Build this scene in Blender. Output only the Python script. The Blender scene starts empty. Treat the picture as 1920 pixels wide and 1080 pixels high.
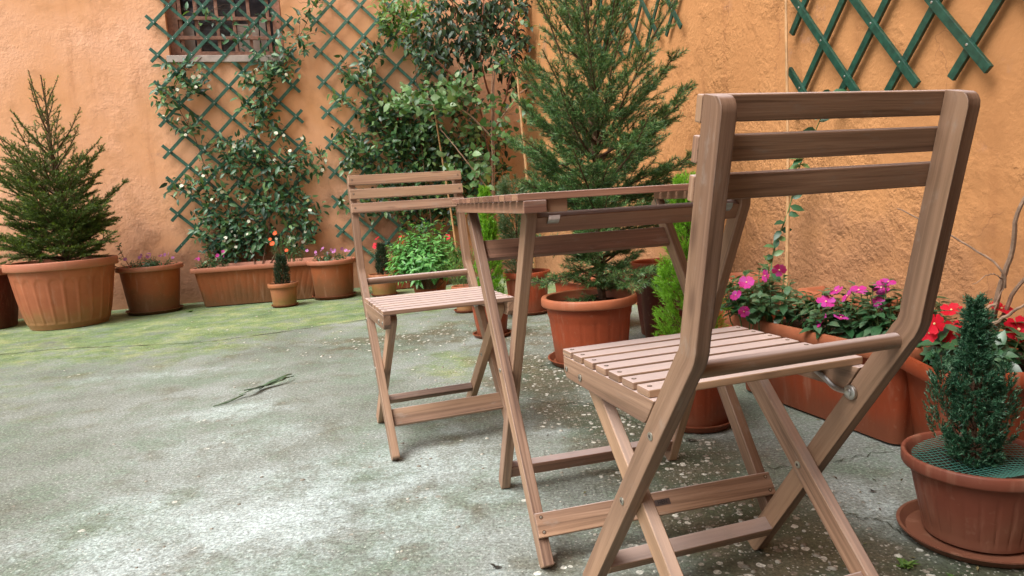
import bpy, math, random
import numpy as np
from math import radians as R, sin, cos, pi, hypot, sqrt
from mathutils import Vector, Matrix
random.seed(7); rng = np.random.default_rng(11)
scene = bpy.context.scene; COL = scene.collection

# ------------------------------------------------------------------ camera
cam_d = bpy.data.cameras.new('camera'); cam = bpy.data.objects.new('camera', cam_d); COL.objects.link(cam)
F_PX, PITCH, ROLL, CAM_H = 1326.3, 0.1259, 0.0621, 0.7041
cam_d.sensor_width = 36.0; cam_d.lens = F_PX/1920*36; cam_d.clip_start = 0.02; cam_d.clip_end = 500
cam.matrix_world = Matrix.Translation((0, 0, CAM_H)) @ Matrix.Rotation(pi/2-PITCH, 4, 'X') @ Matrix.Rotation(-ROLL, 4, 'Z')
scene.camera = cam
# ------------------------------------------------------------------ light
SUN_EL, SUN_AZ = R(54), R(-134)          # azimuth measured from +Y towards +X
world = bpy.data.worlds.new('World'); scene.world = world; world.use_nodes = True
nt = world.node_tree; bg = nt.nodes['Background']
sky = nt.nodes.new('ShaderNodeTexSky'); sky.sky_type = 'NISHITA'; sky.sun_disc = False
sky.sun_elevation = SUN_EL; sky.sun_rotation = SUN_AZ; sky.air_density = 1.0; sky.dust_density = 5.0; sky.ozone_density = 0.6
hs = nt.nodes.new('ShaderNodeHueSaturation'); hs.inputs['Saturation'].default_value = 0.25
nt.links.new(sky.outputs[0], hs.inputs['Color']); nt.links.new(hs.outputs[0], bg.inputs['Color'])
bg.inputs['Strength'].default_value = 0.105
sd = bpy.data.lights.new('sun', 'SUN'); sd.energy = 2.3; sd.angle = R(38); sd.color = (1.0, 0.97, 0.93)
sun = bpy.data.objects.new('sun', sd); COL.objects.link(sun)
sv = Vector((sin(SUN_AZ)*cos(SUN_EL), cos(SUN_AZ)*cos(SUN_EL), sin(SUN_EL)))
sun.rotation_euler = (-sv).to_track_quat('-Z', 'Y').to_euler(); sun.location = (-4, 0, 6)
scene.view_settings.view_transform = 'Standard'; scene.view_settings.look = 'None'
scene.view_settings.exposure = 0.88; scene.view_settings.gamma = 1.0
scene.render.engine = 'CYCLES'

# ------------------------------------------------------------------ node helpers
def mat(name):
    m = bpy.data.materials.new(name); m.use_nodes = True
    return m, m.node_tree, m.node_tree.nodes['Principled BSDF']
def nd(t, typ, **kw):
    n = t.nodes.new(typ)
    for k, v in kw.items():
        if k in n.inputs: n.inputs[k].default_value = v
        else: setattr(n, k, v)
    return n
def lk(t, a, b): t.links.new(a, b)
def ramp(t, fac, stops, interp='LINEAR'):
    r = t.nodes.new('ShaderNodeValToRGB'); r.color_ramp.interpolation = interp
    el = r.color_ramp.elements
    while len(el) < len(stops): el.new(0.5)
    for e, (p, c) in zip(el, stops):
        e.position = p; e.color = (*c, 1) if len(c) == 3 else c
    if fac is not None: lk(t, fac, r.inputs[0])
    return r.outputs[0]
def noise(t, vec, scale, detail=4, rough=0.55, dist=0.0):
    n = nd(t, 'ShaderNodeTexNoise'); n.inputs['Scale'].default_value = scale; n.inputs['Detail'].default_value = detail
    n.inputs['Roughness'].default_value = rough; n.inputs['Distortion'].default_value = dist
    if vec is not None: lk(t, vec, n.inputs['Vector'])
    return n.outputs['Fac']
def mixc(t, fac, a, b, mode='MIX'):
    m = t.nodes.new('ShaderNodeMix'); m.data_type = 'RGBA'; m.blend_type = mode
    for s, v in ((m.inputs[0], fac), (m.inputs[6], a), (m.inputs[7], b)):
        if isinstance(v, (int, float)): s.default_value = v
        elif isinstance(v, tuple): s.default_value = (*v, 1)
        else: lk(t, v, s)
    return m.outputs[2]
def mth(t, op, a, b=None, clamp=False):
    m = t.nodes.new('ShaderNodeMath'); m.operation = op; m.use_clamp = clamp
    for i, v in enumerate((a, b)):
        if v is None: continue
        if isinstance(v, (int, float)): m.inputs[i].default_value = v
        else: lk(t, v, m.inputs[i])
    return m.outputs[0]
def bump(t, bsdf, h, strength, dist=0.01, prev=None):
    b = nd(t, 'ShaderNodeBump'); b.inputs['Strength'].default_value = strength; b.inputs['Distance'].default_value = dist
    lk(t, h, b.inputs['Height'])
    if prev is not None: lk(t, prev, b.inputs['Normal'])
    lk(t, b.outputs[0], bsdf.inputs['Normal']); return b.outputs[0]
def smooth01(t, v, a, b):
    m = t.nodes.new('ShaderNodeMapRange'); m.interpolation_type = 'SMOOTHSTEP'; lk(t, v, m.inputs[0])
    m.inputs[1].default_value = a; m.inputs[2].default_value = b; return m.outputs[0]
def objpos(t):
    return nd(t, 'ShaderNodeTexCoord').outputs['Object']
def mapping(t, vec, scale=(1, 1, 1), loc=(0, 0, 0)):
    m = nd(t, 'ShaderNodeMapping'); m.inputs['Scale'].default_value = scale; m.inputs['Location'].default_value = loc
    lk(t, vec, m.inputs[0]); return m.outputs[0]

# ------------------------------------------------------------------ materials
def make_wood(name, light, mid, dark):
    m, t, b = mat(name)
    uv = nd(t, 'ShaderNodeUVMap').outputs[0]
    g1 = noise(t, mapping(t, uv, (2.0, 85, 1)), 1, 5, 0.6, 1.2)
    g2 = noise(t, mapping(t, uv, (9, 420, 1)), 1, 3, 0.6)
    br = noise(t, mapping(t, uv, (0.35, 7, 1)), 1, 2, 0.5)       # board to board tone
    c = ramp(t, g1, [(0.30, dark), (0.47, mid), (0.66, light)])
    c = mixc(t, mth(t, 'MULTIPLY', smooth01(t, g2, 0.52, 0.70), 0.30), c, tuple(x*0.5 for x in dark))
    c = mixc(t, smooth01(t, br, 0.4, 0.68), c, mixc(t, 0.5, c, (0.44, 0.27, 0.15)))
    c = mixc(t, mth(t, 'MULTIPLY', smooth01(t, noise(t, mapping(t, uv, (.9, 11, 1), (3, 8, 0)), 1, 3), .55, .72), .5), c, (0.115, 0.052, 0.036))
    tone = noise(t, mapping(t, uv, (0.8, 3.1, 1), (0, 7, 2)), 1, 3, .5)
    c = mixc(t, 1.0, c, ramp(t, tone, [(0.36, (0.58, 0.54, 0.53)), (0.5, (1, 1, 1)), (0.64, (1.30, 1.27, 1.22))]), 'MULTIPLY')
    kn = nd(t, 'ShaderNodeTexVoronoi'); kn.inputs['Scale'].default_value = 1; lk(t, mapping(t, uv, (5, 26, 1), (1, 2, 0)), kn.inputs['Vector'])
    c = mixc(t, mth(t, 'MULTIPLY', mth(t, 'SUBTRACT', 1.0, smooth01(t, kn.outputs['Distance'], .03, .16)), .55), c, (0.06, 0.025, 0.015))
    # pale sky sheen painted into the colour of faces flat to the sky
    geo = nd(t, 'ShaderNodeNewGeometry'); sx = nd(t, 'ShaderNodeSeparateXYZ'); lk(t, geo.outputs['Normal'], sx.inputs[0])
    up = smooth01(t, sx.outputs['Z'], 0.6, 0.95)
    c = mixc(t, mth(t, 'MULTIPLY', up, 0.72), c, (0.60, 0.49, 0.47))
    c = mixc(t, mth(t, 'MULTIPLY', smooth01(t, noise(t, mapping(t, uv, (14, 40, 1), (9, 1, 0)), 1, 5, .7), .56, .70), .35), c, (0.30, 0.25, 0.21))
    lk(t, c, b.inputs['Base Color']); b.inputs['Roughness'].default_value = 0.5
    b.inputs['Specular IOR Level'].default_value = 0.5
    bump(t, b, g2, 0.25, 0.002)
    return m
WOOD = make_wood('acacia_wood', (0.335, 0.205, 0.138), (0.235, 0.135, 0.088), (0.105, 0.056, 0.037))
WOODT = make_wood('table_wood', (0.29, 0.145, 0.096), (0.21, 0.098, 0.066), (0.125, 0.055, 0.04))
def make_simple(name, col, rough=0.5, metal=0.0, nscale=0, namt=0.2, bmp=0, spec=0.5):
    m, t, b = mat(name); b.inputs['Roughness'].default_value = rough; b.inputs['Metallic'].default_value = metal
    b.inputs['Specular IOR Level'].default_value = spec
    if nscale:
        n = noise(t, objpos(t), nscale, 5)
        c = ramp(t, n, [(0.3, tuple(x*(1-namt) for x in col)), (0.7, tuple(min(1, x*(1+namt)) for x in col))])
        lk(t, c, b.inputs['Base Color'])
        if bmp: bump(t, b, n, bmp, 0.003)
    else: b.inputs['Base Color'].default_value = (*col, 1)
    return m
STEEL = make_simple('zinc_steel', (0.55, 0.54, 0.52), 0.35, 1.0, 40, 0.15)
BRASS = make_simple('dull_bolt', (0.42, 0.40, 0.34), 0.4, 0.9)
DARKH = make_simple('screw_recess', (0.05, 0.03, 0.025), 0.6)
def make_pot(name, col, dirt=(0.16, 0.11, 0.045), dirtamt=0.0, top=0.3, rough=0.42):
    m, t, b = mat(name); P = objpos(t)
    n = noise(t, P, 9, 5); n2 = noise(t, P, 60, 3)
    c = ramp(t, n, [(0.3, tuple(x*0.84 for x in col)), (0.7, tuple(x*1.12 for x in col))])
    sx = nd(t, 'ShaderNodeSeparateXYZ'); lk(t, P, sx.inputs[0])
    if dirtamt > 0:
        low = mth(t, 'SUBTRACT', 1.0, mth(t, 'DIVIDE', sx.outputs['Z'], top))
        k = mth(t, 'ADD', low, mth(t, 'MULTIPLY', mth(t, 'SUBTRACT', n, 0.5), 1.3))
        k = mth(t, 'MULTIPLY', smooth01(t, k, 0.25, 0.95), dirtamt)
        c = mixc(t, k, c, dirt)
    spk = mth(t, 'MULTIPLY', smooth01(t, n2, 0.60, 0.74), 0.2)
    c = mixc(t, spk, c, (0.33, 0.20, 0.13))
    # lime streaks and dust drifting down the side
    st = noise(t, mapping(t, P, (26, 26, 3)), 1, 4, .6)
    c = mixc(t, mth(t, 'MULTIPLY', smooth01(t, st, .54, .72), .28), c, (0.42, 0.24, 0.16))
    lk(t, c, b.inputs['Base Color']); b.inputs['Roughness'].default_value = rough+.08; b.inputs['Specular IOR Level'].default_value = 0.25
    bump(t, b, n2, 0.12, 0.002)
    return m
POT_A = make_pot('terracotta_warm', (0.36, 0.115, 0.055), (0.22, 0.13, 0.05), 0.75, 0.32)
POT_DIRTY = make_pot('terracotta_mossy', (0.30, 0.088, 0.032), (0.12, 0.065, 0.030), 0.8, 0.34)
POT_RED = make_pot('terracotta_red', (0.26, 0.050, 0.018), dirt=(.12, .055, .03), dirtamt=0.6, top=0.16)
POT_DARK = make_pot('terracotta_dark', (0.10, 0.022, 0.014), dirtamt=0.2, top=0.15)
POT_OLIVE = make_pot('pot_olive', (0.33, 0.125, 0.055), (0.15, 0.11, 0.03), 0.8, 0.16)
POT_RIM = make_pot('terracotta_rim', (0.45, 0.15, 0.085), dirt=(.25, .13, .08), dirtamt=0.5, top=1.2)
POT_BROWN = make_pot('terracotta_brown', (0.20, 0.060, 0.036), (0.2, .1, .06), 0.5, 0.14)
SOIL = make_simple('potting_soil', (0.035, 0.022, 0.015), 0.95, 0, 90, 0.6, 1.0, 0.1)
BARK = make_simple('bark', (0.12, 0.07, 0.045), 0.85, 0, 60, 0.4, 0.6, 0.1)
BARK_RED = make_simple('red_stem', (0.20, 0.075, 0.045), 0.75, 0, 60, 0.35, 0.3, 0.2)
BARK_PALE = make_simple('pale_stem', (0.30, 0.20, 0.14), 0.8, 0, 50, 0.35, 0.6, 0.1)
CANE = make_simple('bamboo_cane', (0.42, 0.235, 0.105), 0.5, 0, 25, 0.25, 0.2)
GREENST = make_simple('green_stem', (0.10, 0.16, 0.045), 0.6, 0, 30, 0.3)
def make_leaf(name, cols, rough=0.42, trans=0.18, spec=0.5):
    m, t, b = mat(name)
    geo = nd(t, 'ShaderNodeNewGeometry')
    n = len(cols); c = ramp(t, geo.outputs['Random Per Island'], [(i/(n-1), cc) for i, cc in enumerate(cols)])
    lk(t, c, b.inputs['Base Color']); b.inputs['Roughness'].default_value = rough; b.inputs['Specular IOR Level'].default_value = spec
    if trans > 0:
        tr = nd(t, 'ShaderNodeBsdfTranslucent'); c2 = mixc(t, 1.0, c, (1.5, 1.6, 0.5), 'MULTIPLY'); lk(t, c2, tr.inputs[0])
        mx = nd(t, 'ShaderNodeMixShader'); mx.inputs[0].default_value = trans
        out = t.nodes['Material Output']; lk(t, b.outputs[0], mx.inputs[1]); lk(t, tr.outputs[0], mx.inputs[2]); lk(t, mx.outputs[0], out.inputs[0])
    return m
L_JAS = make_leaf('jasmine_leaf', [(0.010, 0.040, 0.020), (0.028, 0.095, 0.04), (0.06, 0.16, 0.07), (0.15, 0.25, 0.085)], 0.42)
L_VINE = make_leaf('vine_leaf', [(0.01, 0.034, 0.014), (0.028, 0.08, 0.028), (0.06, 0.14, 0.045), (0.15, 0.24, 0.07)], 0.38)
L_BRIGHT = make_leaf('bright_leaf', [(0.05, 0.13, 0.03), (0.10, 0.21, 0.04), (0.17, 0.28, 0.06)], 0.42, 0.25)
L_DARK = make_leaf('dark_leaf', [(0.010, 0.024, 0.012), (0.016, 0.045, 0.020), (0.028, 0.072, 0.034), (0.07, 0.14, 0.055)], 0.45)
L_ROSE = make_leaf('rose_leaf', [(0.035, 0.10, 0.03), (0.07, 0.17, 0.05), (0.13, 0.25, 0.08), (0.24, 0.34, 0.18)], 0.4, 0.25)
L_BUSH = make_leaf('rosette_leaf', [(0.06, 0.20, 0.05), (0.12, 0.33, 0.085), (0.20, 0.44, 0.14)], 0.4, 0.25)
L_IMP = make_leaf('impatiens_leaf', [(0.018, 0.06, 0.024), (0.03, 0.095, 0.035), (0.055, 0.13, 0.06), (0.10, 0.18, 0.10)], 0.3, 0.15)
N_SPR = make_leaf('spruce_needle', [(0.032, 0.070, 0.010), (0.075, 0.135, 0.020), (0.17, 0.25, 0.045)], 0.5, 0.1)
N_SPR2 = make_leaf('spruce_needle_cool', [(0.018, 0.060, 0.020), (0.045, 0.13, 0.038), (0.10, 0.22, 0.065), (0.22, 0.33, 0.11)], 0.45, 0.12)
N_NEW = make_leaf('new_needle', [(0.13, 0.21, 0.025), (0.24, 0.33, 0.05)], 0.5, 0.25)
N_LIME = make_leaf('lime_needle', [(0.09, 0.24, 0.012), (0.16, 0.36, 0.02), (0.26, 0.48, 0.04)], 0.5, 0.3)
N_GREY = make_leaf('juniper_needle', [(0.05, 0.10, 0.035), (0.10, 0.17, 0.07), (0.16, 0.22, 0.12)], 0.5, 0.15)
N_DWARF = make_leaf('dwarf_needle', [(0.008, 0.035, 0.016), (0.016, 0.075, 0.036), (0.04, 0.14, 0.07), (0.14, 0.27, 0.16)], 0.45, 0.1)
N_DRY = make_leaf('dry_needle', [(0.20, 0.09, 0.04), (0.30, 0.16, 0.08)], 0.7, 0.1)
P_MAG = make_leaf('magenta_petal', [(0.48, 0.022, 0.20), (0.56, 0.04, 0.28), (0.50, 0.07, 0.38)], 0.5, 0.3, 0.2)
P_RED = make_leaf('red_petal', [(0.52, 0.008, 0.02), (0.66, 0.016, 0.04)], 0.5, 0.3, 0.2)
P_ORG = make_leaf('orange_petal', [(0.80, 0.10, 0.03), (0.85, 0.16, 0.05)], 0.5, 0.3, 0.2)
P_WHT = make_leaf('white_petal', [(0.70, 0.68, 0.52), (0.80, 0.78, 0.66)], 0.5, 0.2, 0.2)
P_PUR = make_leaf('purple_petal', [(0.38, 0.14, 0.38), (0.55, 0.22, 0.48)], 0.5, 0.25, 0.2)
P_YEL = make_simple('flower_eye', (0.75, 0.55, 0.25), 0.6)
TRELM = make_simple('trellis_paint', (0.026, 0.098, 0.064), 0.45, 0, 45, 0.45, 0.3)
TRELD = make_simple('trellis_paint_deep', (0.012, 0.058, 0.038), 0.38, 0, 45, 0.4, 0.3)
TRELF = make_simple('trellis_paint_faded', (0.06, 0.155, 0.11), 0.5, 0, 50, 0.3, 0.2)

def make_wall(name, c1, c2, rough_amt, base_tint=0.78):
    m, t, b = mat(name); P = objpos(t)
    big = noise(t, P, 1.1, 5, 0.6); med = noise(t, P, 7, 6, 0.62); fine = noise(t, P, 55, 5, 0.6)
    c = ramp(t, big, [(0.32, c1), (0.68, c2)])
    c = mixc(t, mth(t, 'MULTIPLY', smooth01(t, med, 0.5, 0.72), 0.35), c, tuple(x*0.72 for x in c1))
    streak = noise(t, mapping(t, P, (9, 9, 0.7)), 1, 5, 0.6)
    c = mixc(t, mth(t, 'MULTIPLY', smooth01(t, streak, 0.53, 0.76), 0.35), c, tuple(x*f for x, f in zip(c1, (0.66, 0.58, 0.6))))
    sx = nd(t, 'ShaderNodeSeparateXYZ'); lk(t, P, sx.inputs[0])
    # browner towards the base, with a ragged upper edge
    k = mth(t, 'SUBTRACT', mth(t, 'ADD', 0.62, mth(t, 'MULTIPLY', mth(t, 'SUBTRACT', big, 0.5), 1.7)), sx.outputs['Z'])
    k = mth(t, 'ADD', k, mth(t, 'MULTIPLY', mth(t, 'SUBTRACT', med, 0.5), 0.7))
    c = mixc(t, mth(t, 'MULTIPLY', smooth01(t, k, -0.12, 0.5), base_tint), c, (0.27, 0.135, 0.08))
    sp = noise(t, mapping(t, P, (1, 1, 1), (5, 3, 1)), 3.3, 6, 0.7)
    c = mixc(t, mth(t, 'MULTIPLY', smooth01(t, sp, 0.64, 0.74), 0.5), c, (0.36, 0.21, 0.16))
    v = nd(t, 'ShaderNodeTexVoronoi'); v.inputs['Scale'].default_value = 9; lk(t, P, v.inputs['Vector'])
    pit = mth(t, 'LESS_THAN', v.outputs['Distance'], mth(t, 'MULTIPLY', smooth01(t, med, .58, .8), .16))
    c = mixc(t, mth(t, 'MULTIPLY', pit, 0.7), c, (0.17, 0.075, 0.035))
    # hairline cracks
    vc = nd(t, 'ShaderNodeTexVoronoi'); vc.feature = 'DISTANCE_TO_EDGE'; vc.inputs['Scale'].default_value = 2.2
    wv = nd(t, 'ShaderNodeVectorMath'); wv.operation = 'ADD'; lk(t, P, wv.inputs[0])
    nz = nd(t, 'ShaderNodeTexNoise'); nz.inputs['Scale'].default_value = 5; nz.inputs['Detail'].default_value = 5; lk(t, P, nz.inputs['Vector'])
    sc = nd(t, 'ShaderNodeVectorMath'); sc.operation = 'SCALE'; sc.inputs[3].default_value = 0.35; lk(t, nz.outputs['Color'], sc.inputs[0])
    lk(t, sc.outputs[0], wv.inputs[1]); lk(t, wv.outputs[0], vc.inputs['Vector'])
    cr = mth(t, 'MULTIPLY', mth(t, 'LESS_THAN', vc.outputs['Distance'], 0.0045), smooth01(t, streak, 0.48, 0.56))
    c = mixc(t, mth(t, 'MULTIPLY', cr, 0.55*rough_amt), c, (0.22, 0.10, 0.05))
    lk(t, c, b.inputs['Base Color']); b.inputs['Roughness'].default_value = 0.88; b.inputs['Specular IOR Level'].default_value = 0.15
    patch = mth(t, 'ADD', 0.25, smooth01(t, big, 0.40, 0.60))
    h = mth(t, 'ADD', mth(t, 'MULTIPLY', fine, patch), mth(t, 'MULTIPLY', smooth01(t, med, 0.45, 0.65), mth(t, 'MULTIPLY', patch, 0.7)))
    h = mth(t, 'SUBTRACT', h, mth(t, 'MULTIPLY', pit, 0.8))
    bump(t, b, h, 0.9*rough_amt, 0.012)
    return m
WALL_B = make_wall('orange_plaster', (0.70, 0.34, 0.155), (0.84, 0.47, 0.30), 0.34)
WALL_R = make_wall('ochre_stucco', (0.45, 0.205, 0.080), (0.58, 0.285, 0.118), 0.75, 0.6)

def make_ground():
    m, t, b = mat('mossy_concrete'); P = objpos(t)
    a = nd(t, 'ShaderNodeAttribute'); a.attribute_name = 'mask'
    s = nd(t, 'ShaderNodeSeparateColor'); lk(t, a.outputs['Color'], s.inputs[0])
    moss, agg, wht = s.outputs[0], s.outputs[1], s.outputs[2]
    big = noise(t, P, 1.3, 6, 0.62); med = noise(t, P, 6, 6, 0.65); fine = noise(t, P, 42, 5, 0.7); vf = noise(t, P, 120, 5, 0.8)
    c = ramp(t, big, [(0.32, (0.115, 0.128, 0.10)), (0.5, (0.215, 0.233, 0.208)), (0.7, (0.285, 0.31, 0.295))])
    c = mixc(t, mth(t, 'MULTIPLY', smooth01(t, med, 0.42, 0.7), 0.45), c, (0.13, 0.14, 0.105))
    c = mixc(t, mth(t, 'MULTIPLY', smooth01(t, mth(t, 'ADD', noise(t, mapping(t, P, (1, 1, 1), (4, 9, 0)), 2.6, 8, 0.75), mth(t, 'MULTIPLY', mth(t, 'SUBTRACT', fine, .5), .5)), 0.44, 0.62), 0.5), c, (0.135, 0.205, 0.135))
    # lime bloom
    w = mth(t, 'ADD', wht, mth(t, 'MULTIPLY', mth(t, 'SUBTRACT', noise(t, mapping(t, P, (1, 1, 1), (7, 2, 0)), 5.5, 8, 0.75), 0.5), 2.4))
    w = mth(t, 'ADD', w, mth(t, 'MULTIPLY', mth(t, 'SUBTRACT', fine, .5), 1.1))
    w = mth(t, 'MULTIPLY', smooth01(t, w, 0.25, 1.15), mth(t, 'ADD', 0.15, wht, True))
    c = mixc(t, mth(t, 'MULTIPLY', w, 0.85), c, (0.50, 0.575, 0.58))
    # moss
    k = mth(t, 'ADD', moss, mth(t, 'MULTIPLY', mth(t, 'SUBTRACT', med, 0.5), 2.2))
    k = mth(t, 'ADD', k, mth(t, 'MULTIPLY', mth(t, 'SUBTRACT', big, 0.5), 1.4))
    k = mth(t, 'ADD', k, mth(t, 'MULTIPLY', mth(t, 'SUBTRACT', fine, 0.5), 1.2))
    k = mth(t, 'MULTIPLY', smooth01(t, k, 0.2, 0.95), mth(t, 'MULTIPLY', moss, 1.5, True))
    mc = ramp(t, noise(t, mapping(t, P, (1, 1, 1), (1, 5, 0)), 4.5, 9, 0.8), [(0.36, (0.06, 0.125, 0.04)), (0.5, (0.15, 0.23, 0.06)), (0.62, (0.31, 0.34, 0.13))])
    c = mixc(t, mth(t, 'MULTIPLY', k, 0.8), c, mc)
    # aggregate: pebbles showing through
    v = nd(t, 'ShaderNodeTexVoronoi'); v.inputs['Scale'].default_value = 58; lk(t, P, v.inputs['Vector'])
    v2 = nd(t, 'ShaderNodeTexVoronoi'); v2.inputs['Scale'].default_value = 150; lk(t, P, v2.inputs['Vector'])
    cs = nd(t, 'ShaderNodeSeparateColor'); lk(t, v.outputs['Color'], cs.inputs[0])
    cs2 = nd(t, 'ShaderNodeSeparateColor'); lk(t, v2.outputs['Color'], cs2.inputs[0])
    ag = mth(t, 'ADD', agg, mth(t, 'MULTIPLY', mth(t, 'SUBTRACT', med, 0.5), 1.6), True)
    dk = mth(t, 'MULTIPLY', smooth01(t, ag, 0.15, 0.65), 0.88)
    c = mixc(t, dk, c, mixc(t, smooth01(t, med, .35, .65), (0.045, 0.062, 0.030), (0.115, 0.098, 0.066)))
    peb = mth(t, 'MULTIPLY', mth(t, 'LESS_THAN', v.outputs['Distance'], mth(t, 'MULTIPLY', cs.outputs[0], 0.52)), smooth01(t, mth(t, 'MULTIPLY', cs.outputs[1], ag), 0.22, 0.3))
    c = mixc(t, mth(t, 'MULTIPLY', peb, 0.85), c, ramp(t, cs.outputs[2], [(0, (0.20, 0.17, 0.14)), (0.4, (0.42, 0.39, 0.33)), (1, (0.72, 0.71, 0.64))]))
    sp = mth(t, 'MULTIPLY', mth(t, 'LESS_THAN', v2.outputs['Distance'], 0.3), mth(t, 'GREATER_THAN', cs2.outputs[0], mth(t, 'SUBTRACT', 0.80, mth(t, 'MULTIPLY', agg, 0.2))))
    c = mixc(t, mth(t, 'MULTIPLY', sp, 0.5), c, (0.56, 0.56, 0.50))
    dkp = mth(t, 'MULTIPLY', mth(t, 'LESS_THAN', v2.outputs['Distance'], 0.34), mth(t, 'LESS_THAN', cs2.outputs[0], 0.22))
    c = mixc(t, mth(t, 'MULTIPLY', dkp, 0.5), c, (0.07, 0.07, 0.05))
    c = mixc(t, 1.0, c, ramp(t, vf, [(0.36, (0.50, 0.50, 0.47)), (0.5, (.96, .96, .96)), (0.60, (1.40, 1.42, 1.42)), (0.68, (1.8, 1.82, 1.8))]), 'MULTIPLY')
    lk(t, c, b.inputs['Base Color'])
    rr = mth(t, 'SUBTRACT', 0.8, mth(t, 'MULTIPLY', ag, 0.3)); lk(t, rr, b.inputs['Roughness'])
    b.inputs['Specular IOR Level'].default_value = 0.35
    h = mth(t, 'ADD', mth(t, 'MULTIPLY', fine, 1.0), mth(t, 'MULTIPLY', vf, 0.5))
    h = mth(t, 'ADD', h, mth(t, 'MULTIPLY', peb, 0.5)); h = mth(t, 'ADD', h, mth(t, 'MULTIPLY', med, 2.0))
    bump(t, b, h, 0.6, 0.006)
    return m
GROUND = make_ground()
CRACK = make_simple('crack_dirt', (0.045, 0.05, 0.03), 0.95, 0, 30, 0.5)

# ------------------------------------------------------------------ object helpers
def tag(o, label=None, cat=None, group=None, kind=None):
    if label: o['label'] = label
    if cat: o['category'] = cat
    if group: o['group'] = group
    if kind: o['kind'] = kind
    return o
def thing(name, loc, rz, label, cat, group=None):
    o = bpy.data.objects.new(name, None); COL.objects.link(o); o.empty_display_size = 0.05
    o.location = loc; o.rotation_euler = (0, 0, rz); tag(o, label, cat, group); return o
class MB:
    def __init__(s): s.v = []; s.f = []; s.n = 0; s.m = []; s.uv = []
    def add(s, v, f, m=0, uv=None):
        v = np.asarray(v, float).reshape(-1, 3); s.v.append(v)
        s.f.extend([tuple(i+s.n for i in q) for q in f]); s.m.extend([m]*len(f)); s.n += len(v)
        if uv is not None: s.uv.extend(uv)
    def addarr(s, v, f, m=0):         # v (n,k,3), f list of templates on k
        n, k, _ = v.shape; base = s.n + np.arange(n)[:, None]*k
        s.v.append(v.reshape(-1, 3)); s.n += n*k
        for q in f:
            s.f.extend(map(tuple, (base + np.array(q)[None, :]).tolist())); s.m.extend([m]*n)
    def build(s, name, mats, parent=None, smooth=True, angle=40, bevel=0, loc=None):
        me = bpy.data.meshes.new(name)
        V = np.concatenate(s.v) if s.v else np.zeros((0, 3))
        me.from_pydata(V.tolist(), [], s.f)
        if not isinstance(mats, (list, tuple)): mats = [mats]
        for x in mats: me.materials.append(x)
        if len(mats) > 1: me.polygons.foreach_set('material_index', s.m)
        if s.uv:
            u = me.uv_layers.new(name='UVMap'); u.data.foreach_set('uv', [c for p in s.uv for c in p])
        if smooth:
            me.polygons.foreach_set('use_smooth', [True]*len(me.polygons))
            if angle: me.set_sharp_from_angle(angle=R(angle))
        me.update()
        o = bpy.data.objects.new(name, me); COL.objects.link(o)
        if parent: o.parent = parent
        if loc is not None: o.location = loc
        if bevel:
            b = o.modifiers.new('bevel', 'BEVEL'); b.width = bevel; b.segments = 2; b.limit_method = 'ANGLE'; b.angle_limit = R(40)
        return o
def norm(v): return v/np.maximum(np.linalg.norm(v, axis=-1, keepdims=True), 1e-9)
def perp(d):
    a = np.where(np.abs(d[..., 2:3]) < 0.9, np.array([0, 0, 1.0]), np.array([1.0, 0, 0]))
    x = norm(np.cross(d, a)); return x, np.cross(d, x)
def tube(mb, pts, rad, n=6, m=0, cap=True):
    P = np.array(pts, float); k = len(P)
    rad = np.full(k, rad) if np.isscalar(rad) else np.interp(np.linspace(0, 1, k), np.linspace(0, 1, len(rad)), rad)
    T = norm(np.gradient(P, axis=0)); x, _ = perp(T[0:1]); x = x[0]
    V = []
    for i in range(k):
        x = x - T[i]*np.dot(x, T[i]); x /= max(np.linalg.norm(x), 1e-9); y = np.cross(T[i], x)
        a = np.arange(n)*2*pi/n
        V.append(P[i] + rad[i]*(np.cos(a)[:, None]*x + np.sin(a)[:, None]*y))
    F = [(i*n+j, i*n+(j+1) % n, (i+1)*n+(j+1) % n, (i+1)*n+j) for i in range(k-1) for j in range(n)]
    if cap: F += [tuple(range(n))[::-1], tuple(range((k-1)*n, k*n))]
    mb.add(np.concatenate(V), F, m)
def wob(p0, p1, k=8, a=0.02, sag=0.0):
    p0 = np.array(p0, float); p1 = np.array(p1, float); t = np.linspace(0, 1, k)[:, None]
    w = np.cumsum(rng.normal(0, a, (k, 3)), 0); w -= w[0] + (w[-1]-w[0])*t
    P = p0+(p1-p0)*t+w; P[:, 2] += sag*4*t[:, 0]*(1-t[:, 0]); return P
def smoothpath(pts, k=24):
    P = np.array(pts, float); n = len(P)
    def c(i): return P[max(0, min(n-1, i))]
    out = []
    for q in np.linspace(0, n-1, k):
        i = min(int(q), n-2); t = q-i
        a, b, c_, d = c(i-1), c(i), c(i+1), c(i+2)
        out.append(0.5*((2*b)+(-a+c_)*t+(2*a-5*b+4*c_-d)*t*t+(-a+3*b-3*c_+d)*t**3))
    return np.array(out)
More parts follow.
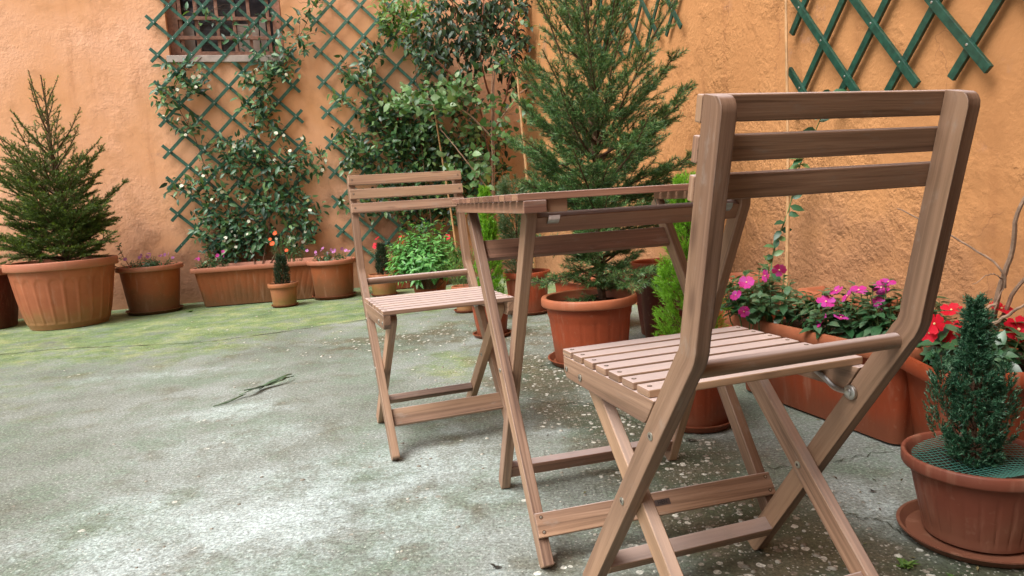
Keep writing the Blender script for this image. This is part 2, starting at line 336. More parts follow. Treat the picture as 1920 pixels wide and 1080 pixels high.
def leaves(mb, P, D, N, L, W, m=0, simple=False, droop=0.18):
    """folded leaves: P base, D direction, N upper normal (n,3); L, W arrays"""
    P = np.asarray(P, float); n = len(P); D = norm(np.asarray(D, float)); N = np.asarray(N, float)
    S = norm(np.cross(D, N)); N = np.cross(S, D)
    L = np.broadcast_to(np.asarray(L, float), (n,))[:, None]; W = np.broadcast_to(np.asarray(W, float), (n,))[:, None]
    def pt(u, v, w): return P + D*L*u + S*W*v + N*L*w
    if simple:
        V = np.stack([pt(0, 0, 0), pt(0.45, -0.5, 0.04), pt(1, 0, -droop), pt(0.45, 0.5, 0.04)], 1)
        mb.addarr(V, [(0, 1, 2), (0, 2, 3)], m)
    else:
        V = np.stack([pt(0, 0, 0), pt(.3, 0, 0), pt(.27, -.44, .05), pt(.27, .44, .05), pt(.65, 0, -droop*.3), pt(.63, -.42, .04-droop*.3), pt(.63, .42, .04-droop*.3), pt(1, 0, -droop)], 1)
        mb.addarr(V, [(0, 1, 2), (0, 3, 1), (2, 1, 4, 5), (1, 3, 6, 4), (5, 4, 7), (4, 6, 7)], m)
def needles(mb, p0, p1, per_m, L, W, ang=50, m=0, bias=None, fl=None):
    p0 = np.array(p0, float); p1 = np.array(p1, float); d = p1-p0; ln = np.linalg.norm(d, axis=1)
    cnt = np.maximum(1, (ln*per_m + rng.random(len(ln))).astype(int)); idx = np.repeat(np.arange(len(ln)), cnt); n = len(idx)
    t = rng.random(n)[:, None]; ax = norm(d)[idx]; x, y = perp(ax); a = rng.random(n)*2*pi
    if fl is not None:   # flatten spray around the horizontal
        y = y*fl
    rad = norm(np.cos(a)[:, None]*x + np.sin(a)[:, None]*y)
    an = R(ang)*(0.8+0.4*rng.random(n))[:, None]
    D = ax*np.cos(an)+rad*np.sin(an)
    if bias is not None: D = norm(D+np.array(bias))
    S, _ = perp(D); r = rng.random(n)[:, None]*2*pi; S2 = np.cross(D, S); S = S*np.cos(r)+S2*np.sin(r)
    P = p0[idx]+d[idx]*t; LL = L*(0.7+0.5*rng.random(n))[:, None]
    V = np.stack([P-S*W/2, P+S*W/2, P+D*LL+S*W*.12, P+D*LL-S*W*.12], 1)
    mb.addarr(V, [(0, 1, 2, 3)], m)
def rdir(n):
    v = rng.normal(size=(n, 3)); return norm(v)

# ------------------------------------------------------------------ walls' frames
AB, AR = R(16), R(13.8)
CN = np.array([.19, 6.717]); BD = np.array([-cos(AB), -sin(AB)]); BN = np.array([sin(AB), -cos(AB)])
RD = np.array([sin(AR), -cos(AR)]); RN = np.array([-cos(AR), -sin(AR)])
def wb(s, z, off=0.0):
    p = CN+BD*s+BN*off; return np.array([p[0], p[1], z])
def wr(s, z, off=0.0):
    p = CN+RD*s+RN*off; return np.array([p[0], p[1], z])

# ------------------------------------------------------------------ ground
def sstep(x, a, b): t = np.clip((x-a)/(b-a), 0, 1); return t*t*(3-2*t)
def build_ground():
    xs = np.concatenate([np.linspace(-40, -6.2, 12), np.arange(-6, 4, .05), np.linspace(4.2, 40, 12)])
    ys = np.concatenate([np.linspace(-40, -1.2, 12), np.arange(-1, 8, .05), np.linspace(8.2, 40, 12)])
    X, Y = np.meshgrid(xs, ys); nx, ny = len(xs), len(ys)
    Z = 0.0*X
    V = np.stack([X, Y, Z], -1).reshape(-1, 3)
    i = np.arange(nx-1)[None, :]+np.arange(ny-1)[:, None]*nx; i = i.reshape(-1)
    F = np.stack([i, i+1, i+nx+1, i+nx], 1)
    me = bpy.data.meshes.new('ground'); me.from_pydata(V.tolist(), [], F.tolist()); me.materials.append(GROUND); me.materials.append(CRACK)
    cy = np.interp(X, [-6, -2.94, -2.6, -1.86, -1.51, -.92, -.43, .1, 2], [3.9, 3.98, 4.03, 3.95, 4.07, 4.41, 4.6, 4.7, 4.7])
    def blob(x, y, rx, ry, a=0):
        dx, dy = X-x, Y-y; u = dx*cos(a)+dy*sin(a); w = -dx*sin(a)+dy*cos(a)
        return np.exp(-((u/rx)**2+(w/ry)**2))
    moss = 0.80*sstep(Y-cy, -0.15, 0.15)
    moss = np.maximum(moss, 0.70*sstep(Y, 2.9, 3.9)*sstep(-X, .9, 1.7))
    moss = np.maximum(moss, 0.40*sstep(-X, 1.0, 2.4)*sstep(Y, 1.5, 2.8)); moss = np.maximum(moss, .42*sstep(Y, 2.6, 4.0))
    for b in [(-.28, 3.05, .22, .5, .2, .65), (-.75, 3.7, .3, .3, 0, .5), (.02, 2.85, .2, .3, 0, .55), (.58, 1.3, .1, .14, 0, .7), (.36, 1.5, .3, .35, 0, .4), (.28, 2.35, .18, .4, 0, .45), (-.1, 2.2, .5, .7, 0, .25), (.7, 1.18, .25, .12, 0, .5), (.35, 1.2, .3, .3, 0, .35)]:
        moss = np.maximum(moss, b[5]*blob(*b[:5]))
    agg = np.zeros_like(X)
    for b in [(-.45, 3.75, .75, .35, .4, .55), (.12, 2.75, .28, .55, .2, .75), (.28, 2.15, .2, .35, .6, .9), (.38, 1.75, .22, .3, .2, .8), (.45, 1.35, .26, .3, 0, .85), (.75, 1.12, .3, .16, 0, .85), (.2, 1.1, .5, .25, 0, .5), (.1, 3.6, .4, .4, 0, .45), (-1.2, 3.7, .5, .2, .2, .3), (-.2, 1.6, .35, .6, 0, .22), (.85, 1.05, .3, .1, 0, .6)]:
        agg = np.maximum(agg, b[5]*blob(*b[:5]))
    agg = np.maximum(agg, .10)
    wht = np.zeros_like(X)
    for b in [(-.62, 1.55, .75, .55, .3, .8), (-.25, 1.75, .35, .6, 0, .75), (-1.05, 2.5, .3, .18, .2, .8), (-.9, 2.15, .4, .35, .5, .55), (-1.6, 3.2, .8, .12, .1, .6), (-.6, 3.3, .5, .2, .1, .4), (.05, 2.1, .22, .25, 0, .6), (-2.3, 2.9, .7, .15, .1, .4), (.72, 1.5, .12, .25, .3, .85), (.62, 1.9, .14, .3, 0, .5), (-.3, 1.1, .5, .3, 0, .75), (-1.2, 1.3, .6, .3, 0, .6)]:
        wht = np.maximum(wht, b[5]*blob(*b[:5]))
    at = me.color_attributes.new('mask', 'FLOAT_COLOR', 'POINT')
    c = np.stack([moss, agg, wht, np.ones_like(X)], -1).reshape(-1)
    at.data.foreach_set('color', c)
    me.polygons.foreach_set('use_smooth', [True]*len(me.polygons))
    o = bpy.data.objects.new('ground', me); COL.objects.link(o); tag(o, kind='structure')
    # cracks: thin ragged lines of dirt lying in the joints
    mb = MB()
    def crack(pts, w, k):
        P = smoothpath([(x, y, 0) for x, y in pts], k); P[:, :2] += rng.normal(0, .005, (k, 2))+np.cumsum(rng.normal(0, .003, (k, 2)), 0)*.6
        T = norm(np.gradient(P, axis=0)); S = np.stack([-T[:, 1], T[:, 0], 0*T[:, 0]], 1)
        ww = w*(0.15+0.85*rng.random(k))[:, None]; ww[0] = ww[-1] = 0.0005
        V = np.concatenate([P-S*ww/2, P+S*ww/2]); V[:, 2] = 0.003
        mb.add(V, [(i, i+1, k+i+1, k+i) for i in range(k-1)])
    crack([(-3.4, 4.05), (-2.94, 3.98), (-2.6, 4.03), (-1.86, 3.95), (-1.51, 4.07), (-.92, 4.41), (-.43, 4.6), (-.1, 4.66)], .013, 120)
    crack([(.02, 2.42), (.12, 2.33), (.2, 2.32), (.3, 2.2), (.36, 2.05), (.45, 1.95)], .006, 50)
    crack([(.52, 1.62), (.56, 1.55), (.62, 1.50), (.66, 1.42), (.71, 1.36), (.76, 1.22), (.9, 1.08)], .0045, 90)
    crack([(.55, 1.68), (.66, 1.68), (.85, 1.72), (1.05, 1.74)], .004, 40)
    crack([(-.1, 2.9), (.02, 2.86), (.1, 2.9), (.2, 2.95)], .007, 24)
    c = mb.build('crack', CRACK, smooth=False); tag(c, kind='structure')
build_ground()

# ------------------------------------------------------------------ walls and window
WS0, WS1, WZ0, WZ1 = 2.05, 2.94, 1.985, 2.95
def build_walls():
    mb = MB(); H = 4.6; T = .3
    def q(s0, s1, z0, z1, off=0):
        mb.add([wb(s0, z0, off), wb(s1, z0, off), wb(s1, z1, off), wb(s0, z1, off)], [(0, 1, 2, 3)])
    q(-.3, WS0, -.05, H); q(WS1, 8, -.05, H); q(WS0, WS1, -.05, WZ0); q(WS0, WS1, WZ1, H)
    for a, b in (((WS0, WZ0), (WS0, WZ1)), ((WS1, WZ0), (WS1, WZ1)), ((WS0, WZ0), (WS1, WZ0)), ((WS0, WZ1), (WS1, WZ1))):
        mb.add([wb(*a, 0), wb(*b, 0), wb(*b, -T), wb(*a, -T)], [(0, 1, 2, 3)])
    q(-.3, 8, -.05, WZ0, -T-.02); q(-.3, 8, WZ1, H, -T-.02); q(-.3, 8, WZ0, WZ1, -T-.3)
    mb.add([wb(-.3, H, 0), wb(8, H, 0), wb(8, H, -T), wb(-.3, H, -T)], [(0, 1, 2, 3)])
    mb.add([wb(8, -.05, 0), wb(8, H, 0), wb(8, H, -T), wb(8, -.05, -T)], [(0, 1, 2, 3)])
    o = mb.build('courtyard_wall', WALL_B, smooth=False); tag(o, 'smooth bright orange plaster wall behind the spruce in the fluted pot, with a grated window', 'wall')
    mb = MB()
    c = [wr(-.02, -.05), wr(9, -.05), wr(9, H), wr(-.02, H), wr(-.02, -.05, -T), wr(9, -.05, -T), wr(9, H, -T), wr(-.02, H, -T)]
    mb.add(c, [(0, 1, 2, 3), (5, 4, 7, 6), (1, 5, 6, 2), (3, 2, 6, 7), (4, 0, 3, 7)])
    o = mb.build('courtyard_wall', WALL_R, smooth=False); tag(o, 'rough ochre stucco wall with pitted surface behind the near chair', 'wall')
build_walls()
def build_house():
    # the house at the photographer's back, outside the frame: it shades the near furniture from behind
    m = make_simple('house_plaster', (0.30, 0.21, 0.15), 0.9, 0, 3, 0.15)
    mb = MB(); x0, x1, y0, y1, H = -0.50, 9.0, -6.0, -0.50, 4.6
    V = [(x, y, z) for z in (-.05, H) for x, y in ((x0, y0), (x1, y0), (x1, y1), (x0, y1))]
    mb.add(V, [(0, 1, 5, 4), (1, 2, 6, 5), (2, 3, 7, 6), (3, 0, 4, 7), (4, 5, 6, 7)])
    o = mb.build('house', m, smooth=False); tag(o, 'plain plastered house wall behind the photographer, outside the photo', 'house')
build_house()
def bar_w(mb, frame, s0, z0, s1, z1, w, t, off):
    """flat bar on a wall between two wall points; w across, t thick, off distance of its back"""
    a = np.array([s1-s0, z1-z0]); a /= np.linalg.norm(a); n = np.array([-a[1], a[0]])*w/2
    V = [];
    for o in (off, off+t):
        for s, z in ((s0-n[0], z0-n[1]), (s1-n[0], z1-n[1]), (s1+n[0], z1+n[1]), (s0+n[0], z0+n[1])): V.append(frame(s, z, o))
    mb.add(V, [(0, 1, 2, 3), (7, 6, 5, 4), (0, 4, 5, 1), (1, 5, 6, 2), (2, 6, 7, 3), (3, 7, 4, 0)])
def build_window():
    WF = make_simple('window_wood', (0.30, 0.15, 0.10), 0.7, 0, 30, 0.35, 0.3)
    GL = make_simple('window_dark', (0.045, 0.04, 0.045), 0.12, 0, 0)
    CUR = make_simple('pale_board', (0.48, 0.38, 0.32), 0.8, 0, 6, 0.3)
    SILL = make_simple('marble_sill', (0.40, 0.33, 0.29), 0.6, 0, 12, 0.25, 0.2)
    WIRE = make_simple('wire_mesh', (0.16, 0.13, 0.12), 0.6, 0.5)
    p = wb((WS0+WS1)/2, WZ0)
    t = thing('window', tuple(p), 0, 'brown wooden grated window with pale sill behind the left trellis', 'window')
    inv = lambda q: q-p
    fr = lambda s, z, o: inv(wb(s, z, o))
    def mk(name, m, items, bev=.002):
        mb = MB()
        for it in items: bar_w(mb, fr, *it)
        return mb.build(name, m, t, smooth=False, bevel=bev)
    a, b_, c, d = WS0, WS1, WZ0+.035, WZ1
    mk('frame', WF, [(a+.04, c, a+.04, d, .07, .05, -.13), (b_-.04, c, b_-.04, d, .08, .05, -.13), (a+.075, c+.02, b_-.08, c+.02, .04, .048, -.13), (a+.075, d-.03, b_-.08, d-.03, .06, .048, -.13)])
    grid = [(a+.08, z, b_-.08, z, .028, .02, -.08) for z in (2.165, 2.32, 2.50, 2.7)] + [(s, c+.03, s, d, .026, .018, -.0985) for s in (2.16, 2.31, 2.43, 2.56, 2.72, 2.84)]
    mk('grille', WF, grid)
    mk('pane', GL, [(a+.07, (c+d)/2, b_-.07, (c+d)/2, d-c, .006, -.19)], 0)
    mk('board', CUR, [(2.33, c+.01, 2.33, 2.30, .17, .01, -.17), (2.21, c+.06, 2.21, 2.36, .05, .01, -.155), (2.80, c+.02, 2.80, 2.28, .09, .01, -.17), (2.72, c+.01, 2.72, 2.6, .025, .012, -.15)], 0)
    w = []
    for i in range(34): s = 2.43+i*.0085; w.append((s, c+.05, s, 2.62, .0018, .002, -.14))
    for i in range(14): z = c+.07+i*.04; w.append((2.43, z, 2.72, z, .0018, .002, -.1375))
    mk('wire_screen', WIRE, w, 0)
    mk('sill', SILL, [(a-.02, WZ0-.005, b_+.02, WZ0-.005, .055, .20, -.165)], .004)
build_window()

# ------------------------------------------------------------------ trellises
def trellis(frame, origin, s0, z0, dx, dz, nx, nz, poke, off, m, label, skew=0.0, w=.0255, t=.008, group=None):
    """diamond lattice: nx, nz = number of whole diamonds"""
    o = thing('trellis', tuple(origin), 0, label, 'trellis', group)
    fr = lambda s, z, q: frame(s+skew*(z-z0), z, q)-origin
    W, H = nx*2*dx, nz*2*dz
    p = poke*dx
    lo_s, hi_s, lo_z, hi_z = -p, W+p, -poke*dz, H+poke*dz
    front, back = MB(), MB(); riv = front
    N = int((W/dx+H/dz))+2
    for sg, mb, of in ((1, back, off), (-1, front, off+t+.0005)):
        for k in range(-N, N+1):
            if k % 2: continue
            # line: u = s/dx, v = z/dz ; v = sg*u + k
            us = []
            ulo, uhi = lo_s/dx, hi_s/dx; vlo, vhi = lo_z/dz, hi_z/dz
            c0 = (vlo-k)/sg; c1 = (vhi-k)/sg
            a = max(ulo, min(c0, c1)); b = min(uhi, max(c0, c1))
            if b-a < 0.9: continue
            bar_w(mb, fr, s0+a*dx, z0+(sg*a+k)*dz, s0+b*dx, z0+(sg*b+k)*dz, w, t, of)
    for i in range(0, int(round(W/dx))+1):
        for j in range(0, int(round(H/dz))+1):
            if (i+j) % 2 == 0:
                c = fr(s0+i*dx, z0+j*dz, off+2*t); n = frame(0, 0, 1)-frame(0, 0, 0)
                x, y = perp(n[None]); a = np.arange(6)*pi/3
                ring = c+.0045*(np.cos(a)[:, None]*x+np.sin(a)[:, None]*y)
                riv.add(np.concatenate([ring, ring*0+ring+n*.002]), [(0, 1, 7, 6), (1, 2, 8, 7), (2, 3, 9, 8), (3, 4, 10, 9), (4, 5, 11, 10), (5, 0, 6, 11), (6, 7, 8, 9, 10, 11)], 1)
    back.build('rear_slats', m, o, smooth=False, bevel=.0015); front.build('front_slats', [m, STEEL], o, smooth=False, bevel=.0012)
    return o
trellis(wb, wb(2.5, .4), 2.003, .49, .1262, .1265, 4, 8, .42, .025, TRELM, 'green diamond trellis with jasmine, in front of the window', .006, group='green wooden trellises')
trellis(wb, wb(1.2, .3), .70, .263, .1262, .1265, 4, 9, .42, .025, TRELF, 'faded green trellis under dense creeper between the window and the corner', .03, group='green wooden trellises')
trellis(wr, wr(2.6, 1.5), 2.12, 1.60, .1205, .146, 4, 5, .75, .02, TRELD, 'green trellis high on the stucco wall behind the large spruce', 0, group='green wooden trellises')
trellis(wr, wr(4.5, 1.0), 4.10, 1.048, .1212, .1455, 4, 6, .55, .02, TRELD, 'deep green trellis on the stucco wall above the near chair back', 0, w=.026, t=.012, group='green wooden trellises')

# ------------------------------------------------------------------ wooden furniture
def quv(mb, secs, rnd=None):
    """secs: list of (4 corner points, length u) -> closed beam; corners ordered around"""
    k = len(secs); r = rnd if rnd is not None else random.random()*40
    V = [c for s, _ in secs for c in s]; F = []; UV = []
    s0 = [np.array(c) for c in secs[0][0]]
    per = [0]
    for j in range(4): per.append(per[-1]+np.linalg.norm(s0[(j+1) % 4]-s0[j]))
    for i in range(k-1):
        for j in range(4):
            F.append((i*4+j, i*4+(j+1) % 4, (i+1)*4+(j+1) % 4, (i+1)*4+j))
            u0, u1 = secs[i][1], secs[i+1][1]
            UV += [(u0, per[j]+r), (u0, per[j+1]+r), (u1, per[j+1]+r), (u1, per[j]+r)]
    F.append((3, 2, 1, 0)); b = (k-1)*4; F.append((b, b+1, b+2, b+3))
    for _ in range(2): UV += [(r, r), (r+.01, r), (r+.01, r+.03), (r, r+.03)]
    mb.add(V, F, 0, UV)
def beam(mb, p0, p1, wdir, w, t, rnd=None):
    """box from p0 to p1, width w along wdir (unit-ish), thickness t across"""
    p0 = np.array(p0, float); p1 = np.array(p1, float); d = p1-p0; L = np.linalg.norm(d); d /= L
    wd = np.array(wdir, float); wd -= d*np.dot(wd, d); wd /= np.linalg.norm(wd); td = np.cross(d, wd)
    def c(p): return [p-wd*w/2-td*t/2, p+wd*w/2-td*t/2, p+wd*w/2+td*t/2, p-wd*w/2+td*t/2]
    quv(mb, [(c(p0), 0), (c(p1), L)], rnd)
def profile_beam(mb, path, x0, x1, hf, hr, rnd=None):
    """path: (y,z) points; front/rear half widths per point; extruded x0..x1"""
    P = np.array(path, float); T = norm(np.gradient(P, axis=0)); Nn = np.stack([T[:, 1], -T[:, 0]], 1)
    u = 0; secs = []
    for i in range(len(P)):
        if i: u += np.linalg.norm(P[i]-P[i-1])
        f = P[i]+Nn[i]*hf[i]; r = P[i]-Nn[i]*hr[i]
        secs.append(([np.array((x0, r[0], r[1])), np.array((x0, f[0], f[1])), np.array((x1, f[0], f[1])), np.array((x1, r[0], r[1]))], u))
    quv(mb, secs, rnd)
def disc(mb, c, n, r, h, seg=12, m=0):
    c = np.array(c, float); n = norm(np.array(n, float)); x, y = perp(n[None]); x = x[0]; y = y[0]
    a = np.arange(seg)*2*pi/seg; ring = np.cos(a)[:, None]*x+np.sin(a)[:, None]*y
    V = np.concatenate([c+ring*r, c+ring*r*.96+n*h*.7, c+ring*r*.75+n*h])
    F = [(j, (j+1) % seg, seg+(j+1) % seg, seg+j) for j in range(seg)]+[(seg+j, seg+(j+1) % seg, 2*seg+(j+1) % seg, 2*seg+j) for j in range(seg)]+[tuple(range(2*seg, 3*seg))]
    mb.add(V, F, m)
def bolt(parent, c, n, r=.0065, h=.002):
    mb = MB(); disc(mb, c, n, r, h); n = norm(np.array(n, float)); disc(mb, np.array(c)+n*(h+.0001), n, r*.42, .0003, 6, 1)
    return mb.build('bolt', [BRASS, DARKH], parent, angle=30)
def screw(parent, c, n, r=.004):
    mb = MB(); disc(mb, c, n, r, .0004, 10, 0); n = norm(np.array(n, float)); disc(mb, np.array(c)+n*.0005, n, r*.5, .0003, 6, 1)
    return mb.build('screw', [BARK, BRASS], parent, angle=30)

W2, TH, DP = .1849, .0205, .0369
yF, yB, zB, yT, zT, ZS = .2597, -.1085, .5003, -.1787, .8016, .4306
def build_chair(name, loc, rz, label):
    o = thing(name, loc, rz, label, 'chair', 'folding wooden chairs at the small table')
    F = np.array([yF, 0.]); B = np.array([yB, zB]); T = np.array([yT, zT])
    uL = norm((B-F)[None])[0]; uU = norm((T-B)[None])[0]
    F0 = F+uL*.007
    path = [F0, F0+uL*.004, F0+uL*.012]
    path += [B-uL*.020]; 
    for q in (.2, .4, .6, .8): a = B-uL*.016; b = B+uU*.016; path.append((1-q)**2*a+2*q*(1-q)*B+q*q*b)
    path += [B+uU*.020]
    e = [T-uU*(.018), T-uU*.010, T-uU*.004, T-uU*.001, T]
    path += e
    h = DP/2; n = len(path)
    hf = [h*.8, h, h]+[h]*(n-3); hr = [h*.35, h*.8, h]+[h]*(n-3)
    hr[-5:] = [h, h*.92, h*.7, h*.45, h*.25]
    for i in range(4, 8): hr[i] = h*1.04; hf[i] = h*.93
    for sx in (-1, 1):
        mb = MB(); x0, x1 = sorted((sx*W2, sx*(W2-TH))); profile_beam(mb, path, x0, x1, hf, hr)
        pm = mb.build('side_post', WOOD, o, bevel=.0018, angle=30)
        # finger joint in the bend
        mj = MB(); yb = B-uL*.006
        for i in range(4):
            xx = x0+TH*(.2+.2*i); nrm = -np.array([0, uL[1], -uL[0]]); c3 = np.array([xx, yb[0], yb[1]])+nrm*(h*1.03+.0002)
            d3 = np.array([0, uL[0], uL[1]])
            mj.add([c3-d3*.012, c3+d3*.010+np.array([.0012, 0, 0]), c3+d3*.010-np.array([.0006, 0, 0])], [(0, 1, 2)])
        # inner legs
        mb = MB(); xi0, xi1 = sorted((sx*(W2-TH-.001), sx*(W2-2*TH-.001)))
        Pt = np.array([.2614, ZS-.030]); Q = np.array([-.1441, 0.0]); u2 = norm((Pt-Q)[None])[0]; hh = .0357/2
        pth = [Q+u2*.012, Q+u2*.018, Pt, Pt+u2*.008, Pt+u2*.013, Pt+u2*.0165]
        profile_beam(mb, pth, xi0, xi1, [hh*.5, hh, hh, hh*.9, hh*.68, hh*.3], [hh, hh, hh, hh*.9, hh*.68, hh*.3])
        mb.build('inner_leg', WOOD, o, bevel=.0018, angle=30)
        # seat rails in the plane of the posts
        mb = MB(); out = [(.3065, .4183), (.3065, .392), (.296, .3795), (.14, .3775), (.012, .3775), (.0035, .383), (-.0215, .4183)]
        x0, x1 = sorted((sx*(W2-.0005), sx*(W2-TH))); r = random.random()*30
        k = len(out); V = [(x0, y, z) for y, z in out]+[(x1, y, z) for y, z in out]
        Fc = [tuple(range(k))[::-1], tuple(range(k, 2*k))]+[(i, (i+1) % k, k+(i+1) % k, k+i) for i in range(k)]
        UV = []
        for f in Fc:
            for i in f: UV.append((V[i][1]+r, V[i][2]+V[i][0]+r))
        mb.add(V, Fc, 0, UV); mb.build('seat_rail', WOOD, o, bevel=.0015, smooth=False)
        nx = (sx, 0, 0)
        tcr = np.linspace(0, 1, 400); pc = F+(B-F)*tcr[:, None]; lineQ = Q+(Pt-Q)*tcr[:, None]
        D = np.linalg.norm(pc[:, None]-lineQ[None], axis=2); ia = np.unravel_index(D.argmin(), D.shape); X = pc[ia[0]]
        bolt(o, (sx*W2, X[0], X[1]), nx); bolt(o, (-(-sx)*(W2-2*TH-.001), X[0], X[1]), (-sx, 0, 0))
        z37 = F+(B-F)*(.365/zB); bolt(o, (sx*W2, z37[0], z37[1]), nx)
        bolt(o, (sx*W2, .292, .397), nx, .005); bolt(o, (sx*W2, .232, .394), nx)
        # metal link arm
        mb = MB(); xa = sx*(W2-TH-.0045); a = np.array([xa, z37[0]+.002, z37[1]+.012]); b = np.array([xa, a[1]+.125, a[2]+.030])
        tube(mb, smoothpath([a, a+(0, .03, -.0), a+(0, .055, .012), b-(0, .03, .003), b], 18), .0042, 8)
        disc(mb, a+np.array([sx*.003, 0, 0]), (-sx, 0, 0), .0118, .0055, 22); disc(mb, a+np.array([-sx*.0027, 0, 0]), (-sx, 0, 0), .006, .0022, 16); disc(mb, b+np.array([sx*.003, 0, 0]), (-sx, 0, 0), .009, .007, 16)
        pin = np.array([xa, a[1]+.062, a[2]+.033]); tube(mb, [pin+(sx*.004, 0, 0), pin-(sx*.013, 0, 0)], .004, 10)
        mb.build('link_arm', STEEL, o, angle=35)
    # seat: seven slats
    mb = MB(); ys = np.linspace(.3069-.0175, -.0079+.0175, 7)
    for y in ys: beam(mb, (-W2, y, ZS-.006), (W2, y, ZS-.006), (0, 1, 0), .0355, .012)
    mb.build('seat', WOOD, o, bevel=.002, smooth=False)
    for y in ys:
        for sx in (-1, 1): screw(o, (sx*(W2-.0115), y, ZS), (0, 0, 1))
    # backrest: three slats on the front of the posts
    mb = MB(); nf = np.array([0, uU[1], -uU[0]])
    rows = []
    for k in range(3):
        c = T-uU*(.0165+.0455*k); c3 = np.array([0, c[0], c[1]])+nf*(h+.0062); rows.append(c3)
        beam(mb, c3-(W2+.001, 0, 0), c3+(W2+.001, 0, 0), (0, uU[0], uU[1]), .031, .012)
    mb.build('backrest', WOOD, o, bevel=.0018, smooth=False)
    for c3 in rows:
        for sx in (-1, 1): screw(o, tuple(c3+nf*.006+np.array([sx*(W2-.011), 0, 0])), tuple(nf), .0032)
    # round bar, stretchers
    mb = MB(); c = F+(B-F)*(.472/zB)
    k = 16; r = .0112; L = W2-TH+.001; Vv = []; UV = []; Fc = []
    for x in (-L, L):
        for i in range(k): Vv.append((x, c[0]+r*cos(2*pi*i/k), c[1]+r*sin(2*pi*i/k)))
    for i in range(k):
        Fc.append((i, (i+1) % k, k+(i+1) % k, k+i)); UV += [(0, i*.0045+3), (0, (i+1)*.0045+3), (2*L, (i+1)*.0045+3), (2*L, i*.0045+3)]
    Fc += [tuple(range(k))[::-1], tuple(range(k, 2*k))]; UV += [(0, 0)]*(2*k)
    mb.add(Vv, Fc, 0, UV); mb.build('round_bar', WOOD, o, angle=50)
    mb = MB(); c = F+uL*.088; nr = np.array([uL[1], -uL[0]]); c = c-nr*.006
    beam(mb, (-L, c[0], c[1]), (L, c[0], c[1]), (0, uL[0], uL[1]), .024, .027); st = mb.build('front_stretcher', WOOD, o, bevel=.0015, smooth=False)
    mb = MB(); c = Q+u2*.135; L2 = W2-2*TH-.001
    beam(mb, (-L2, c[0], c[1]), (L2, c[0], c[1]), (0, u2[0], u2[1]), .022, .022); mb.build('rear_stretcher', WOOD, o, bevel=.0015, smooth=False)
    return o, st, (F, uL, L)
chair, st, (Fp, uLp, Lp) = build_chair('folding_chair', (.3528, 1.0116, 0), .3069, 'near wooden folding chair seen from behind, largest in view')
def copy_tree(o, parent=None):
    c = o.copy(); COL.objects.link(c)
    if parent: c.parent = parent
    for ch in list(o.children): copy_tree(ch, c)
    return c
chair2 = copy_tree(chair); chair2.location = (-.2721, 2.19, 0); chair2.rotation_euler = (0, 0, 3.4834)
chair2['label'] = 'far wooden folding chair facing the table, seen from its front'
mb = MB(); c = Fp+uLp*.128; nr = np.array([uLp[1], -uLp[0]])
beam(mb, (-Lp, c[0], c[1]), (Lp, c[0], c[1]), (0, uLp[0], uLp[1]), .050, .014); tmp = mb.build('front_board', WOOD, None, bevel=.0015, smooth=False)
for ch in chair2.children:
    if ch.name.startswith('front_stretcher'): ch.data = tmp.data; ch.name = 'front_board.001'
bpy.data.objects.remove(tmp)

